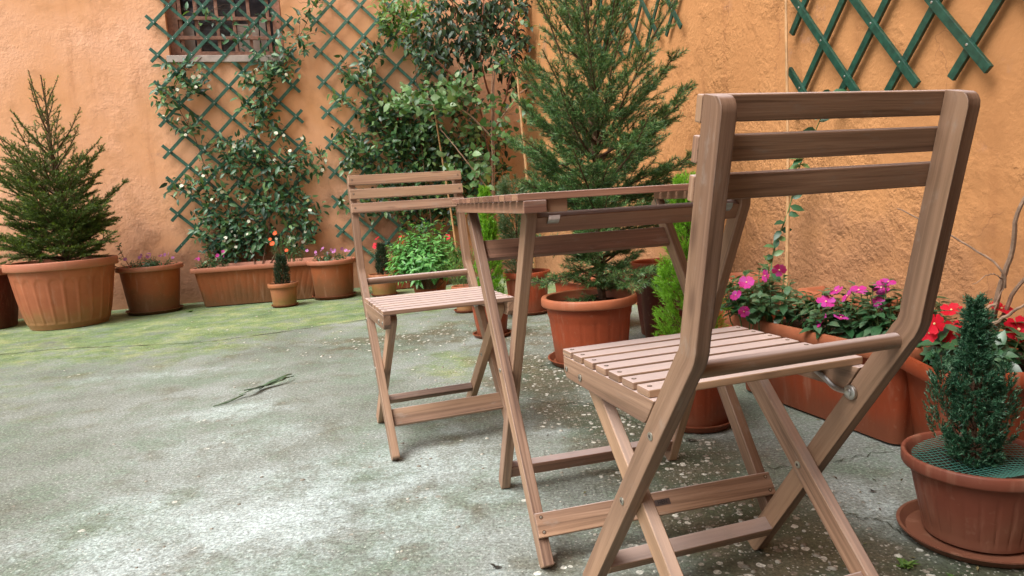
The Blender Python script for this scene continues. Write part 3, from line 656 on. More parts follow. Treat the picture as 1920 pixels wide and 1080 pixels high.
def build_table():
    o = thing('folding_table', (.2249, 1.5124, 0), .2563, 'wooden slatted folding table between the two chairs', 'table')
    tw, zt = .2916, .7107
    mb = MB(); n = 14; pitch = .593/n
    for i in range(n):
        y = -.2965+pitch*(i+.5); beam(mb, (-tw, y, zt-.006), (tw, y, zt-.006), (0, 1, 0), pitch-.0075, .012)
    mb.build('tabletop', WOODT, o, bevel=.0015, smooth=False)
    for sx in (-1, 1):
        mb = MB(); beam(mb, (sx*(tw-.030), -.294, zt-.0225), (sx*(tw-.030), .294, zt-.0225), (1, 0, 0), .040, .0205); mb.build('apron', WOODT, o, bevel=.0015, smooth=False)
        mb = MB(); beam(mb, (sx*(tw-.071), -.285, zt-.0225), (sx*(tw-.071), -.10, zt-.0225), (1, 0, 0), .036, .022); mb.build('support_block', WOODT, o, bevel=.0015, smooth=False)
    xa, xb = .2473, .2250; t = .0215; w = .034; h = w/2
    A0, A1 = np.array([-.1958, 0.]), np.array([.2839, .6699]); B0, B1 = np.array([.226, 0.]), np.array([-.1321, .6699])
    uA = norm((A1-A0)[None])[0]; uB = norm((B1-B0)[None])[0]
    for sx in (-1, 1):
        mb = MB(); profile_beam(mb, [A0+uA*.0085, A0+uA*.016, A1], sx*xa-t/2, sx*xa+t/2, [h*.7, h, h], [h, h, h]); mb.build('leg', WOOD, o, bevel=.0016, angle=30)
        mb = MB(); profile_beam(mb, [B0+uB*.0065, B0+uB*.0135, B1, B1+uB*.012], sx*xb-t/2, sx*xb+t/2, [h, h, h, h*.7], [h*.7, h, h, h*.7]); mb.build('leg', WOOD, o, bevel=.0016, angle=30)
        # pivot bolts
        k = np.linspace(0, 1, 300); pa = A0+(A1-A0)*k[:, None]; pb = B0+(B1-B0)*k[:, None]
        D = np.linalg.norm(pa[:, None]-pb[None], axis=2); ia = np.unravel_index(D.argmin(), D.shape); X = pa[ia[0]]
        bolt(o, (sx*(xa+t/2), X[0], X[1]), (sx, 0, 0), .005)
        mb = MB()   # metal hinge plate at the head of the outer leg
        c = A1-uA*.022; beam(mb, (sx*(xa-t/2-.0015), *(c-uA*.028)), (sx*(xa-t/2-.0015), *(c+uA*.028)), (0, 1, 0), .022, .0022); disc(mb, (sx*(xa+t/2+.0002), *c), (sx, 0, 0), .006, .002)
        mb.uv = []; mb.build('hinge_plate', STEEL, o, angle=30)
        mb = MB()   # spring clip holding the top bar
        cx = sx*(xb-.043); c = B1-uB*.005; n = 10; V = []; 
        for i in range(n):
            a = pi*(.05+.98*i/(n-1)); V.append((c[0]-.022*cos(a)*1.0, c[1]-.020*sin(a)+.006))
        Vv = []
        for rr, x in ((1, -.011), (1, .011)): Vv += [(cx+x, y, z) for y, z in V]
        Vv += [(cx+x, c[0]+(y-c[0])*.9, c[1]+.006+(z-c[1]-.006)*.9) for x in (-.011, .011) for y, z in V]
        Fc = [(i, i+1, n+i+1, n+i) for i in range(n-1)]+[(2*n+i, 3*n+i, 3*n+i+1, 2*n+i+1) for i in range(n-1)]
        mb.add(Vv, Fc); mb.build('clip', STEEL, o, angle=60)
    def cross(name, c, ud, w_, t_, L, m=WOOD):
        mb = MB(); beam(mb, (-L, c[0], c[1]), (L, c[0], c[1]), (0, ud[0], ud[1]), w_, t_); return mb.build(name, m, o, bevel=.0015, smooth=False)
    nA = np.array([uA[1], -uA[0]]); nB = np.array([uB[1], -uB[0]])
    zc = lambda P0, P1, z: P0+(P1-P0)*(z/.6699)
    cross('upper_board', zc(A0, A1, .585)+nA*.0, uA, .050, .014, xa-t/2, WOODT)
    cl = zc(A0, A1, .066)
    cross('lower_board', cl+(-nA if nA[0] > 0 else nA)*(h+.0065), uA, .046, .012, xa+t/2)
    cross('foot_bar', zc(B0, B1, .052), uB, .036, .020, xb-t/2, WOODT)
    cross('top_bar', zc(B0, B1, .655), uB, .034, .020, xb-t/2, WOODT)
    # screws at the ends of the lower board, small dark plate
    s = -1 if nA[0] > 0 else 1; f = nA*s; base = cl+f*(h+.0125)
    for sx in (-1, 1):
        for k in (-.014, .014):
            p = base+uA*k; screw(o, (sx*(xa-.001), p[0], p[1]), (0, f[0], f[1]), .0042)
    PL = make_simple('plate_dark', (0.06, 0.04, 0.035), 0.5)
    TXT = make_simple('plate_letters', (0.012, 0.01, 0.01), 0.5)
    mb = MB(); p = base+uA*.001
    bm = MB(); beam(bm, (-.012, *p), (.022, *p), (0, uA[0], uA[1]), .012, .0012); bm.uv = []
    pl = bm.build('name_plate', PL, o, smooth=False)
    td = bpy.data.curves.new('plate_text', 'FONT'); td.body = 'HEN'; td.size = .011; td.align_x = 'CENTER'; td.align_y = 'CENTER'; td.extrude = .0002
    to = bpy.data.objects.new('plate_text', td); COL.objects.link(to)
    X = Vector((1, 0, 0)); U = Vector((0, uA[0], uA[1])); Zn = X.cross(U); M = Matrix((X, U, Zn)).transposed().to_4x4(); q = p+f*.0010
    M.translation = Vector((.005, q[0], q[1]))
    dg = bpy.context.evaluated_depsgraph_get(); me = bpy.data.meshes.new_from_object(to.evaluated_get(dg)); bpy.data.objects.remove(to)
    me.transform(M); me.materials.clear(); me.materials.append(TXT); t2 = bpy.data.objects.new('plate_letters', me); COL.objects.link(t2); t2.parent = pl
build_table()

# ------------------------------------------------------------------ pots
def lathe(mb, prof, seg, mod=None, m=0):
    k = len(prof); a = np.arange(seg)*2*pi/seg; V = []
    for i, (r, z) in enumerate(prof):
        rr = np.full(seg, r) if mod is None else r+mod(a, z, i)
        V.append(np.stack([rr*np.cos(a), rr*np.sin(a), np.full(seg, z)], 1))
    F = [(i*seg+j, i*seg+(j+1) % seg, (i+1)*seg+(j+1) % seg, (i+1)*seg+j) for i in range(k-1) for j in range(seg)]
    mb.add(np.concatenate(V), F, m)
def round_pot(x, y, rb, rt, h, label, m, mrim=None, style='ribs', z0=0.0, rimh=.035, group=None, soil=True, name='flower_pot', soilz=None, nrib=24):
    o = thing(name, (x, y, z0), random.random()*6, label, 'pot', group)
    mrim = mrim or m; rr = rt; ri = rt-.012 if rt > .15 else rt-.008
    rn = rt-(.025 if rt > .15 else .014)      # neck under the rim
    zc = h-rimh; body = MB(); band = h*.18
    prof = [(0, .004), (rb*.9, .002), (rb, .004), (rb+.002, .012)]
    for q in np.linspace(.06, .97, 44 if style == 'belly' else 14): prof.append((rb+(rn-rb)*q**(.9 if style != 'belly' else .62), .012+(zc-.012)*q))
    prof.append((rn, zc+.002))
    if style == 'ring':   # a step below the rim
        prof = [(r+(.004 if z > h*.72 else 0), z) for r, z in prof]
    d = max(.0015, rt*.012)
    def mod(a, z, i):
        if i < 3 or z > zc-(band*.9 if style != 'belly' else .03) or z < h*.10: return 0*a
        if style in ('plain',): return 0*a
        ph = (a*nrib/(2*pi)) % 1.0
        g = np.exp(-((ph-.5)/.07)**2)
        if style == 'belly':
            x = np.abs(ph-.5); zt = zc-.060-.030*np.clip(x/.40, 0, 1)**3
            g = 1.0*(1/(1+np.exp((x-.40)/.022)))*(1/(1+np.exp((z-zt)/.003)))
        return -d*g
    lathe(body, prof, nrib*(14 if style == 'belly' else 8) if style != 'plain' else 64, mod)
    if style == 'belly':   # arched tops of the panels
        pass
    body.build('body', m, o, angle=50)
    rim = MB(); t = rr-rn+.012
    cyc = [(rn-.001, zc-.004), (rr-.004, zc-.002), (rr, zc+.004), (rr, h-.008), (rr-.004, h-.001), (rr-.010, h), (ri-.006-.004, h-.003), (ri-.012, h-.010), (ri-.014, h-.03), (rn-.018, zc-.03), (rb*.9, .02)]
    if rt < .15:
        cyc = [(rn, zc-.002), (rr-.002, zc-.001), (rr, zc+.003), (rr, h-.004), (rr-.002, h-.0005), (rr-.006, h), (rr-.009, h-.003), (rr-.011, h-.012), (rn-.006, zc-.01), (rb*.9, .02)]
    lathe(rim, cyc, 72); rim.build('rim', mrim, o, angle=60)
    if soil:
        s = MB(); zs = soilz if soilz is not None else h-rimh*1.1; rs = (rn-.008)*1.0
        k = 12; a = np.arange(36)*2*pi/36; V = [np.array([[0, 0, zs+.004]])]
        for q in np.linspace(.15, 1, k): V.append(np.stack([rs*q*np.cos(a), rs*q*np.sin(a), zs+rng.normal(0, .0028, 36)], 1))
        F = [(0, 1+j, 1+(j+1) % 36) for j in range(36)]+[(1+i*36+j, 1+(i+1)*36+j, 1+(i+1)*36+(j+1) % 36, 1+i*36+(j+1) % 36) for i in range(k-1) for j in range(36)]
        s.add(np.concatenate(V), F); s.build('soil', SOIL, o)
    return o
def saucer(x, y, r, label, m, h=.028, group='plant saucers on the ground'):
    mb = MB(); lathe(mb, [(0, .001), (r*.84, .001), (r*.9, .004), (r-.004, h-.004), (r, h-.003), (r, h), (r-.006, h), (r*.88, .008), (0, .006)], 72)
    o = mb.build('saucer', m, None, angle=50, loc=(x, y, 0.0)); tag(o, label, 'saucer', group); return o
def rect_pot(x, y, rz, L, W, h, label, m, mrim=None, taper=.8, ribs=40, corner=.04, name='planter', lip=.035, group=None, z0=0, soilz=None, ribd=.0022):
    o = thing(name, (x, y, z0), rz, label, 'planter', group)
    def loop(l, w, r, n=6, per=None):
        pts = []
        for cx, cy, a0 in ((l/2-r, w/2-r, 0), (-l/2+r, w/2-r, 90), (-l/2+r, -w/2+r, 180), (l/2-r, -w/2+r, 270)):
            for i in range(n+1): a = R(a0+90*i/n); pts.append((cx+r*cos(a), cy+r*sin(a)))
        P = np.array(pts+[pts[0]]); s = np.concatenate([[0], np.cumsum(np.linalg.norm(np.diff(P, axis=0), axis=1))])
        t = np.linspace(0, s[-1], (per or 96)+1)[:-1]; Q = np.stack([np.interp(t, s, P[:, 0]), np.interp(t, s, P[:, 1])], 1)
        return Q
    N = ribs*8
    def skin(prof, mod=False):
        mb = MB(); V = []
        for l, w, z in prof:
            Q = loop(l, w, min(corner, l/2.2, w/2.2), per=N)
            if mod and h*.10 < z < h*.78:
                g = np.exp(-(((np.arange(N) % 8)/8-.5)/.16)**2)[:, None]; T = norm(np.roll(Q, -1, 0)-np.roll(Q, 1, 0)); Q = Q-np.stack([T[:, 1], -T[:, 0]], 1)*g*ribd
            V.append(np.concatenate([Q, np.full((N, 1), z)], 1))
        k = len(prof); F = [(i*N+j, i*N+(j+1) % N, (i+1)*N+(j+1) % N, (i+1)*N+j) for i in range(k-1) for j in range(N)]
        mb.add(np.concatenate(V), F); return mb
    l0, w0 = L-.05, W-.05; lb, wb_ = l0*(1-(1-taper)*W/L), w0*taper; zc = h-lip
    prof = [(.01, .01, .004), (lb*.96, wb_*.94, .003), (lb, wb_, .008)]
    for q in np.linspace(.04, 1, 14): prof.append((lb+(l0-lb)*q, wb_+(w0-wb_)*q, .012+(zc-.012)*q))
    skin(prof, True).build('body', m, o, angle=50)
    i_ = .030
    skin([(l0-.004, w0-.004, zc-.003), (L-.006, W-.006, zc-.001), (L, W, zc+.006), (L, W, h-.008), (L-.008, W-.008, h), (L-i_, W-i_, h), (L-i_-.012, W-i_-.012, h-.008), (l0-.02, w0-.02, h-.05), (lb, wb_, .05)]).build('rim', mrim or m, o, angle=50)
    zs = soilz if soilz is not None else h-.045
    mb = MB(); nx, ny = 40, 12; xs = np.linspace(-(l0-.02)/2, (l0-.02)/2, nx); ys = np.linspace(-(w0-.02)/2, (w0-.02)/2, ny)
    V = [(a, b, zs+rng.normal(0, .004)) for b in ys for a in xs]; mb.add(V, [(j*nx+i, j*nx+i+1, (j+1)*nx+i+1, (j+1)*nx+i) for j in range(ny-1) for i in range(nx-1)])
    mb.build('soil', SOIL, o)
    return o
G1 = 'terracotta pots along the courtyard walls'
round_pot(-3.182, 5.036, .242, .352, .470, 'widest terracotta pot with arched fluted panels, left of the small flower pot', POT_A, POT_RIM, 'belly', rimh=.055, group=G1, nrib=22)
round_pot(-3.86, 5.10, .21, .29, .44, 'red-brown fluted pot cut off by the left edge of the photo', POT_DARK, POT_RIM, 'ribs', rimh=.05, group=G1)
round_pot(-2.781, 5.459, .175, .237, .355, 'mossy plain terracotta pot between the widest pot and the long planter', POT_DIRTY, POT_RIM, 'plain', z0=.012, rimh=.035, group=G1)
saucer(-2.781, 5.459, .205, 'terracotta saucer under the mossy plain pot near the widest pot', POT_DIRTY)
pl1 = rect_pot(-2.02, 5.72, R(10), 1.0, .40, .315, 'long fluted terracotta planter under the window trellis', POT_DIRTY, POT_RIM, taper=.78, ribs=52)
round_pot(-1.725, 5.318, .086, .112, .170, 'small olive-brown pot in front of the long fluted planter', POT_OLIVE, None, 'plain', z0=.010, rimh=.03, group=G1)
saucer(-1.725, 5.318, .100, 'little saucer under the small olive-brown pot before the long planter', POT_RED, .018)
round_pot(-1.431, 5.665, .150, .194, .300, 'smooth orange terracotta pot left of the far chair back', POT_DIRTY, POT_RIM, 'plain', z0=.012, rimh=.035, group=G1)
saucer(-1.431, 5.665, .175, 'saucer under the smooth orange pot left of the far chair', POT_RED)
rect_pot(-.82, 6.08, R(14), .62, .34, .285, 'red planter behind the far chair back, below the creeper', POT_RED, POT_RIM, taper=.85, ribs=20)
round_pot(-1.016, 5.60, .092, .118, .165, 'yellow-brown small pot seen through the far chair back', POT_OLIVE, None, 'plain', z0=.010, rimh=.028, group=G1)
saucer(-1.016, 5.60, .108, 'saucer under the yellow-brown small pot seen through the far chair', POT_RED, .018)
round_pot(-.60, 5.15, .10, .14, .16, 'low pot hidden under the bright green rosette bush', POT_RED, None, 'plain', rimh=.03, group=G1)
round_pot(-.30, 4.50, .062, .088, .160, 'small pot right of the rosette bush, behind the far chair seat', POT_A, None, 'plain', z0=.010, rimh=.025, group=G1)
saucer(-.30, 4.50, .082, 'saucer of the small pot right of the rosette bush', POT_RED, .018)
round_pot(-.118, 3.63, .076, .112, .195, 'medium pot under the right end of the far chair seat', POT_RED, None, 'plain', z0=.010, rimh=.03, group=G1)
saucer(-.118, 3.63, .102, 'saucer of the medium pot under the far chair seat', POT_RED, .020)
round_pot(.095, 4.30, .112, .145, .250, 'fluted pot behind the left legs of the table', POT_RED, None, 'ribs', z0=.010, rimh=.035, group=G1, nrib=18)
saucer(.095, 4.30, .135, 'saucer of the fluted pot behind the table legs', POT_RED, .022)
rect_pot(.42, 3.77, R(-60), .50, .25, .275, 'orange rectangular planter behind the large spruce pot', POT_RED, POT_A, taper=.85, ribs=16)
round_pot(.318, 2.93, .150, .200, .275, 'large round pot with banded neck holding the tall spruce', POT_RED, POT_A, 'ring', z0=.010, rimh=.036, group=G1, nrib=18, soilz=.238)
saucer(.318, 2.93, .185, 'saucer of the large round spruce pot under the table', POT_RED)
round_pot(.70, 3.18, .10, .135, .335, 'dark red empty pot right of the large spruce pot', POT_DARK, POT_RED, 'plain', rimh=.03, group=G1, soil=False)
round_pot(.725, 3.42, .10, .15, .36, 'dark empty pot against the wall behind the other dark pot', POT_DARK, POT_RED, 'plain', rimh=.035, group=G1, soil=False)
round_pot(.96, 2.93, .12, .125, .325, 'bright orange pot whose rim shows right of the near chair post', POT_RED, POT_A, 'plain', rimh=.035, group=G1)
round_pot(.53, 2.05, .088, .120, .250, 'red pot of the lime cypress, under the near chair seat', POT_RED, None, 'ribs', z0=.010, rimh=.03, group=G1, nrib=16)
saucer(.53, 2.05, .108, 'saucer of the lime cypress pot under the near chair seat', POT_RED, .024)
# long planter along the stucco wall
rect_pot(.985, 2.10, R(-72), .74, .34, .272, 'long terracotta planter of magenta flowers by the stucco wall', POT_RED, POT_A, taper=.84, ribs=34, corner=.03)
rect_pot(1.22, 2.48, R(-74), .40, .22, .30, 'red planter against the stucco wall behind the magenta flowers', POT_A, None, taper=.86, ribs=14, corner=.03)
rect_pot(1.225, 1.665, R(-6), .56, .40, .262, 'broad red planter of red flowers at the right edge', POT_RED, None, taper=.78, ribs=9, corner=.07, ribd=.004)
round_pot(.868, 1.290, .092, .131, .160, 'brown pot nearest the camera with green mesh on its soil', POT_BROWN, None, 'ribs', z0=.010, rimh=.024, group=G1, nrib=26, soilz=.128)
saucer(.868, 1.290, .138, 'brown saucer under the nearest pot at lower right', POT_BROWN, .022)

# plastic mesh laid on the soil of the near pot
def pot_mesh():
    m = make_simple('green_plastic_mesh', (0.045, 0.17, 0.135), 0.5)
    mb = MB(); cx, cy, z = .868, 1.29, .150; r = .112; p = .0085
    hgt = lambda x, y: z+.010*sin(22*x+1)+.006*sin(31*y)+.010*(hypot(x, y)/r)**2
    n = int(r/p)
    for i in range(-n, n+1):
        c = i*p; e = sqrt(max(0, r*r-c*c)); k = 14
        for ax in (0, 1):
            pts = []
            for q in np.linspace(-e, e, k):
                x, y = (c, q) if ax == 0 else (q, c); pts.append((x, y, hgt(x, y)))
            tube(mb, pts, .00065, 3, cap=False)
    o = mb.build('plastic_netting', m, loc=(cx, cy, 0)); tag(o, 'green plastic netting over the soil of the nearest brown pot', 'netting')
pot_mesh()

# ------------------------------------------------------------------ plants
def new_plant(name, loc, label, cat, group=None): return thing(name, loc, 0, label, cat, group)
def spruce(name, loc, H, bands, label, mneedle, needleL, dens, newm=None, trunk_r=.016, seed=3, nW=.0022, zb=.05):
    """bands: (height0, height1, count, len0, len1, elev0, elev1, side twig factor, needle density factor)"""
    global rng
    rng = np.random.default_rng(seed)
    o = new_plant(name, loc, label, 'tree'); tr, br, nl, nw = MB(), MB(), MB(), MB()
    trunk = wob((0, 0, -.05), (0.01, 0, H), 14, .007); tube(tr, trunk, [trunk_r, trunk_r*.65, .0035], 8)
    NA, NB = [], []
    needles(nl, [trunk[-4], trunk[-3], trunk[-2]], [trunk[-3], trunk[-2], trunk[-1]], dens*.7, needleL, nW, 40)
    az = rng.random()*6
    for h0, h1, cnt, l0, l1, e0, e1, tw, df in bands:
        A, B = [], []
        for i in range(cnt):
            q = (i+rng.random())/cnt; z = H*(h0+(h1-h0)*q); az += 2.399+rng.normal(0, .4)
            L = l0+(l1-l0)*rng.random()**1.2; el = R(e0+(e1-e0)*q+rng.normal(0, 8))
            d = np.array([cos(az)*cos(el), sin(az)*cos(el), sin(el)]); k = 9; P = [np.array([0, 0, z])]; dd = d.copy()
            for j in range(k-1):
                dd = norm((dd+np.array([0, 0, .055])+rng.normal(0, .045, 3))[None])[0]; P.append(P[-1]+dd*L/(k-1))
            P = np.array(P); tube(br, P, [.0052*min(1, L/.3)+.0012, .0018], 5)
            for j in range(1, k-1): A.append(P[j]); B.append(P[j+1])
            if rng.random() < .6: NA.append(P[-1]-dd*.010); NB.append(P[-1]+dd*.008)
            nt_ = max(3, int(L*(10+16*tw))); side = 1
            for j in range(nt_):
                t = .10+.84*(j+rng.random()*.6)/nt_; side = -side; f = t*(k-1); a = min(int(f), k-2); pp = P[a]+(P[a+1]-P[a])*(f-a)
                T = norm((P[a+1]-P[a])[None])[0]; S = norm(np.cross(T, [0, 0, 1.0])[None])[0]*side
                dr = norm((T*.95+S*.75+np.array([0, 0, rng.normal(.10, .25)]))[None])[0]; l = (L*.42*(1.0-t)+.028)*tw*(0.5+.8*rng.random())
                Q = wob(pp, pp+dr*l, 5, .003, .01*l); tube(br, Q, [.0017, .0008], 3, cap=False)
                for m_ in range(4): A.append(Q[m_]); B.append(Q[m_+1])
                if rng.random() < (.45 if h0 < .4 else .15): NA.append(Q[-2]*.4+Q[-1]*.6); NB.append(Q[-1]+dr*.005)
                if l > .06:
                    for s2 in ((-1, 1, -1, 1) if tw > .9 else (-1, 1)):
                        tt = .2+.65*rng.random(); pb = Q[0]+(Q[-1]-Q[0])*tt; S2 = norm(np.cross(dr, [0, 0, 1.0])[None])[0]*s2
                        d2 = norm((dr*.95+S2*.7+np.array([0, 0, rng.normal(.03, .2)]))[None])[0]; l2 = l*.5*(1-tt)+.018
                        Q2 = wob(pb, pb+d2*l2, 3, .002); tube(br, Q2, .0008, 3, cap=False)
                        for m_ in range(2): A.append(Q2[m_]); B.append(Q2[m_+1])
        needles(nl, A, B, dens*df, needleL, nW, 44, bias=(0, 0, .12))
    tr.build('trunk', BARK, o); br.build('branches', BARK, o); nl.build('foliage', mneedle, o, smooth=False)
    if newm and NA:
        needles(nw, NA, NB, 800, needleL*.9, .0026, 36); nw.build('new_shoots', newm, o, smooth=False)
    return o
spruce('potted_spruce', (-3.17, 5.06, .43), 1.32,
       [(.01, .20, 44, .28, .48, 2, 20, 1.3, .95), (.14, .40, 32, .38, .60, 16, 36, 1.15, 1), (.36, .60, 15, .36, .60, 38, 54, .75, .9), (.60, .88, 7, .16, .36, 52, 64, .5, .75)],
       'small spruce with upturned shoots in the widest terracotta pot', N_SPR, .0145, 640, N_NEW, .02, seed=6, nW=.0030)
spruce('potted_spruce', (.395, 3.02, .24), 1.66,
       [(.02, .10, 16, .14, .26, -5, 20, 1.2, .9), (.09, .26, 28, .26, .42, -14, 14, 1.25, .9), (.20, .42, 30, .38, .54, 14, 36, 1.15, 1), (.38, .64, 17, .44, .68, 42, 56, .78, 1.0), (.58, .90, 11, .40, .62, 52, 64, .55, 1.0)],
       'tall blue-green spruce behind the table in the large round pot', N_SPR2, .0200, 700, None, .017, seed=14, nW=.0022)

def conifer(name, loc, z1, Rf, n, tl, up, npm, nl_, nw_, m, label, leaders=(), seed=4, stem=.006, sub=2):
    """narrow shrub: feathery twigs held up around a stem"""
    global rng
    rng = np.random.default_rng(seed)
    o = new_plant(name, loc, label, 'shrub'); fo, st_ = MB(), MB(); tube(st_, wob((0, 0, -.03), (0, 0, z1*.93), 8, .003), [stem, .0015], 6)
    A, B = [], []
    for i in range(n):
        q = rng.random()**.85; z = z1*(.02+.93*q); r = Rf(z/z1); az = rng.random()*2*pi
        e = R(up+rng.normal(0, 10)); l = tl*(.7+.6*rng.random())*(1 if q < .9 else .7)
        rr = max(0, r-l*cos(e)*.9)*(.35+.65*rng.random()**.5)
        p = np.array([rr*cos(az), rr*sin(az), z-l*.35]); d = np.array([cos(az)*cos(e), sin(az)*cos(e), sin(e)]); p[2] = max(p[2], .0)
        P = wob(p, p+d*l, 4, .002)
        for a in range(3): A.append(P[a]); B.append(P[a+1])
        for s_ in range(sub):
            t = .2+.5*rng.random(); b0 = P[0]+(P[-1]-P[0])*t; dd = norm((d+rng.normal(0, .5, 3))[None])[0]; A.append(b0); B.append(b0+dd*l*.45)
        if i % 3 == 0: tube(st_, [(0, 0, max(0, z-l*.7)), p, p+d*l*.5], [.0015, .0007], 3, cap=False)
    for lx, ly, lz, lr, ln in leaders:
        for i in range(ln):
            q = rng.random(); az = rng.random()*2*pi; r = lr*(1-q)**.5*rng.random(); p = np.array([lx+r*cos(az), ly+r*sin(az), lz*(.3+.66*q)]); d = norm(np.array([[cos(az)*.5, sin(az)*.5, .9]]))[0]
            A.append(p); B.append(p+d*tl*.8)
        tube(st_, [(0, 0, .02), (lx*.8, ly*.8, lz*.5), (lx, ly, lz)], [.003, .001], 4)
    needles(fo, A, B, npm, nl_, nw_, 34)
    fo.build('foliage', m, o, smooth=False); st_.build('stem', BARK, o); return o
conifer('lime_cypress', (.520, 2.07, .235), .52, lambda q: .115*(1-q)**.62*(min(1, .75+q*2)) + .006, 620, .055, 52, 1000, .010, .0013, N_LIME, 'bright lime green cypress standing between the table and the near chair post', seed=8)
conifer('lime_cypress', (-.125, 4.12, .10), .70, lambda q: .085*(1-q)**.6+.010, 420, .06, 62, 700, .014, .0024, N_LIME, 'bright lime green cypress behind the left end of the table', seed=9)
conifer('juniper', (.045, 4.32, .20), .66, lambda q: .15*(.35+1.1*q)*(1-q)**.5+.02, 330, .085, 38, 520, .016, .0026, N_GREY, 'grey green juniper with bare brown base, beside the far lime cypress', seed=10)
conifer('dwarf_conifer', (.860, 1.295, .125), .355, lambda q: float(np.interp(q, [0, .08, .25, .48, .60, .70, .85, 1], [.036, .048, .054, .049, .033, .021, .012, .003])), 540, .034, 50, 1000, .0065, .0018, N_DWARF, 'dark green dwarf conifer in the nearest brown pot', seed=12, sub=3, leaders=((-.058, .01, .235, .020, 90), (.045, -.02, .21, .022, 90), (.02, .03, .26, .02, 80)))
conifer('dwarf_cypress', (-1.725, 5.318, .155), .235, lambda q: .062*(1-q)**.35+.004, 260, .045, 60, 700, .009, .0024, make_leaf('cypress_dark', [(0.008, 0.022, 0.01), (0.02, 0.045, 0.018), (0.05, 0.085, 0.03)], .5, .05), 'small dark cypress in the pot before the long planter', seed=13)
conifer('dwarf_cypress', (-1.016, 5.60, .15), .27, lambda q: .060*(1-q)**.35+.004, 260, .045, 60, 700, .009, .0024, bpy.data.materials['cypress_dark'], 'small dark cypress seen through the far chair back', seed=15)
# side leader of the nearest conifer
# green collar under the second cypress handled by its soil

def flower(parent, c, n, r, m, petals=5, eye=P_YEL, cup=.15, name='flower'):
    c = np.array(c, float); n = norm(np.array([n], float))[0]; x, y = perp(n[None]); x, y = x[0], y[0]; mb = MB(); off = rng.random()*6
    for k in range(petals):
        a = off+2*pi*k/petals; d = x*cos(a)+y*sin(a); s = np.cross(n, d)
        cp = cup+rng.normal(0, .08); w = 1.05 if petals == 5 else .9
        pts = [(0, 0), (.35, -.26*w), (.72, -.44*w), (.97, -.24*w), (.90, 0), (.97, .24*w), (.72, .44*w), (.35, .26*w)]
        V = [c+n*(.0006*k)+d*r*u+s*r*v+n*r*(cp*u*u*1.0-.10*abs(v)) for u, v in pts]+[c+n*.0006*k+d*r*.5+n*r*.06]
        mb.add(V, [(8, i, (i+1) % 8) for i in range(8)])
    fl = mb.build(name, m, parent, angle=None)
    if eye is not None:
        e = MB(); disc(e, c+n*.003, n, r*.10, .002, 8); e.build('flower_eye', eye, fl)
    return fl
def bushy(name, loc, label, cat, n_st, rx, ry, h, leaf_m, L, W, per, flowers=(), fm=None, fr=.02, seed=1, z0=0, whorl=True, spread=.4, petals=5, rot=0, simple=False, group=None, stem_m=GREENST, stem_r=.0022, eye=P_YEL):
    """stems fanning out of the soil carrying whorls of leaves; flowers given in world coordinates"""
    global rng
    rng = np.random.default_rng(seed)
    o = new_plant(name, loc, label, cat, group); fo, st_ = MB(), MB(); P, D, N, LL = [], [], [], []
    for i in range(n_st):
        a = rng.random()*2*pi; q = sqrt(rng.random()); ex, ey = rx*q*cos(a), ry*q*sin(a); hz = h*(1-.45*q*q)*(.6+.5*rng.random())
        ex, ey = ex*cos(rot)-ey*sin(rot), ex*sin(rot)+ey*cos(rot)
        b = np.array([ex*(1-spread), ey*(1-spread), 0]); e = np.array([ex, ey, hz]); S = wob(b, e, 5, .004, .1*hz*0)
        tube(st_, S, [stem_r, stem_r*.6], 4, cap=False); T = norm((S[-1]-S[-2])[None])[0]
        x, y = perp(T[None]); x, y = x[0], y[0]; ph = rng.random()*6
        for j in range(per):
            f = j/per; t = 1-.55*f; pp = S[0]+(S[-1]-S[0])*t; an = ph+j*2.4; rd = x*cos(an)+y*sin(an)
            tilt = .35+.9*f; d = norm((rd*1.0+T*(.75-tilt*.7)+rng.normal(0, .12, 3))[None])[0]
            P.append(pp); D.append(d); N.append(T+rd*-.2); LL.append(L*(.55+.55*rng.random())*(.75+.35*f))
    LL = np.array(LL); leaves(fo, P, D, np.array(N), LL, LL*W/L, 0, simple, .22)
    fo.build('foliage', leaf_m, o, angle=None); st_.build('stems', stem_m, o)
    lx = np.array(loc, float)
    for fx in flowers:
        c = np.array(fx[:3])-lx; nn = np.array(fx[3:6]) if len(fx) >= 6 else np.array([-.3, -.6, .6])+rng.normal(0, .45, 3)
        r_ = fx[6] if len(fx) > 6 else fr*(.85+.3*rng.random()); flower(o, c, nn, r_, fm, petals, eye)
    return o

# magenta impatiens in the long planter (three clumps)
GI = 'magenta impatiens in the long planter'
MAG = [(.686, 2.05, .417), (.744, 2.05, .434), (.655, 2.05, .380), (.790, 2.07, .448), (.941, 2.03, .378), (.955, 1.93, .392), (.905, 2.02, .350), (.87, 1.97, .305), (.905, 1.93, .318), (1.02, 1.9, .414), (1.003, 1.9, .402), (1.01, 1.88, .356), (.985, 1.88, .362)]
bushy('impatiens', (.80, 2.30, .235), 'impatiens clump at the far left end of the long planter, by the chair post', 'flower plant', 46, .18, .13, .20, L_IMP, .058, .029, 10, MAG[:4]+[(.70, 2.12, .32)], P_MAG, .021, seed=21, rot=R(-72), spread=.3, group=GI)
bushy('impatiens', (.945, 2.05, .235), 'impatiens clump in the middle of the long planter', 'flower plant', 36, .13, .12, .16, L_IMP, .056, .028, 10, MAG[4:9]+[(.935, 1.95, .375)], P_MAG, .024, seed=22, rot=R(-72), spread=.3, group=GI)
bushy('impatiens', (1.04, 1.88, .235), 'impatiens clump right of the middle, left of the near chair right post', 'flower plant', 34, .12, .10, .19, L_IMP, .056, .028, 10, MAG[9:], P_MAG, .020, seed=23, rot=R(-72), spread=.3, group=GI)
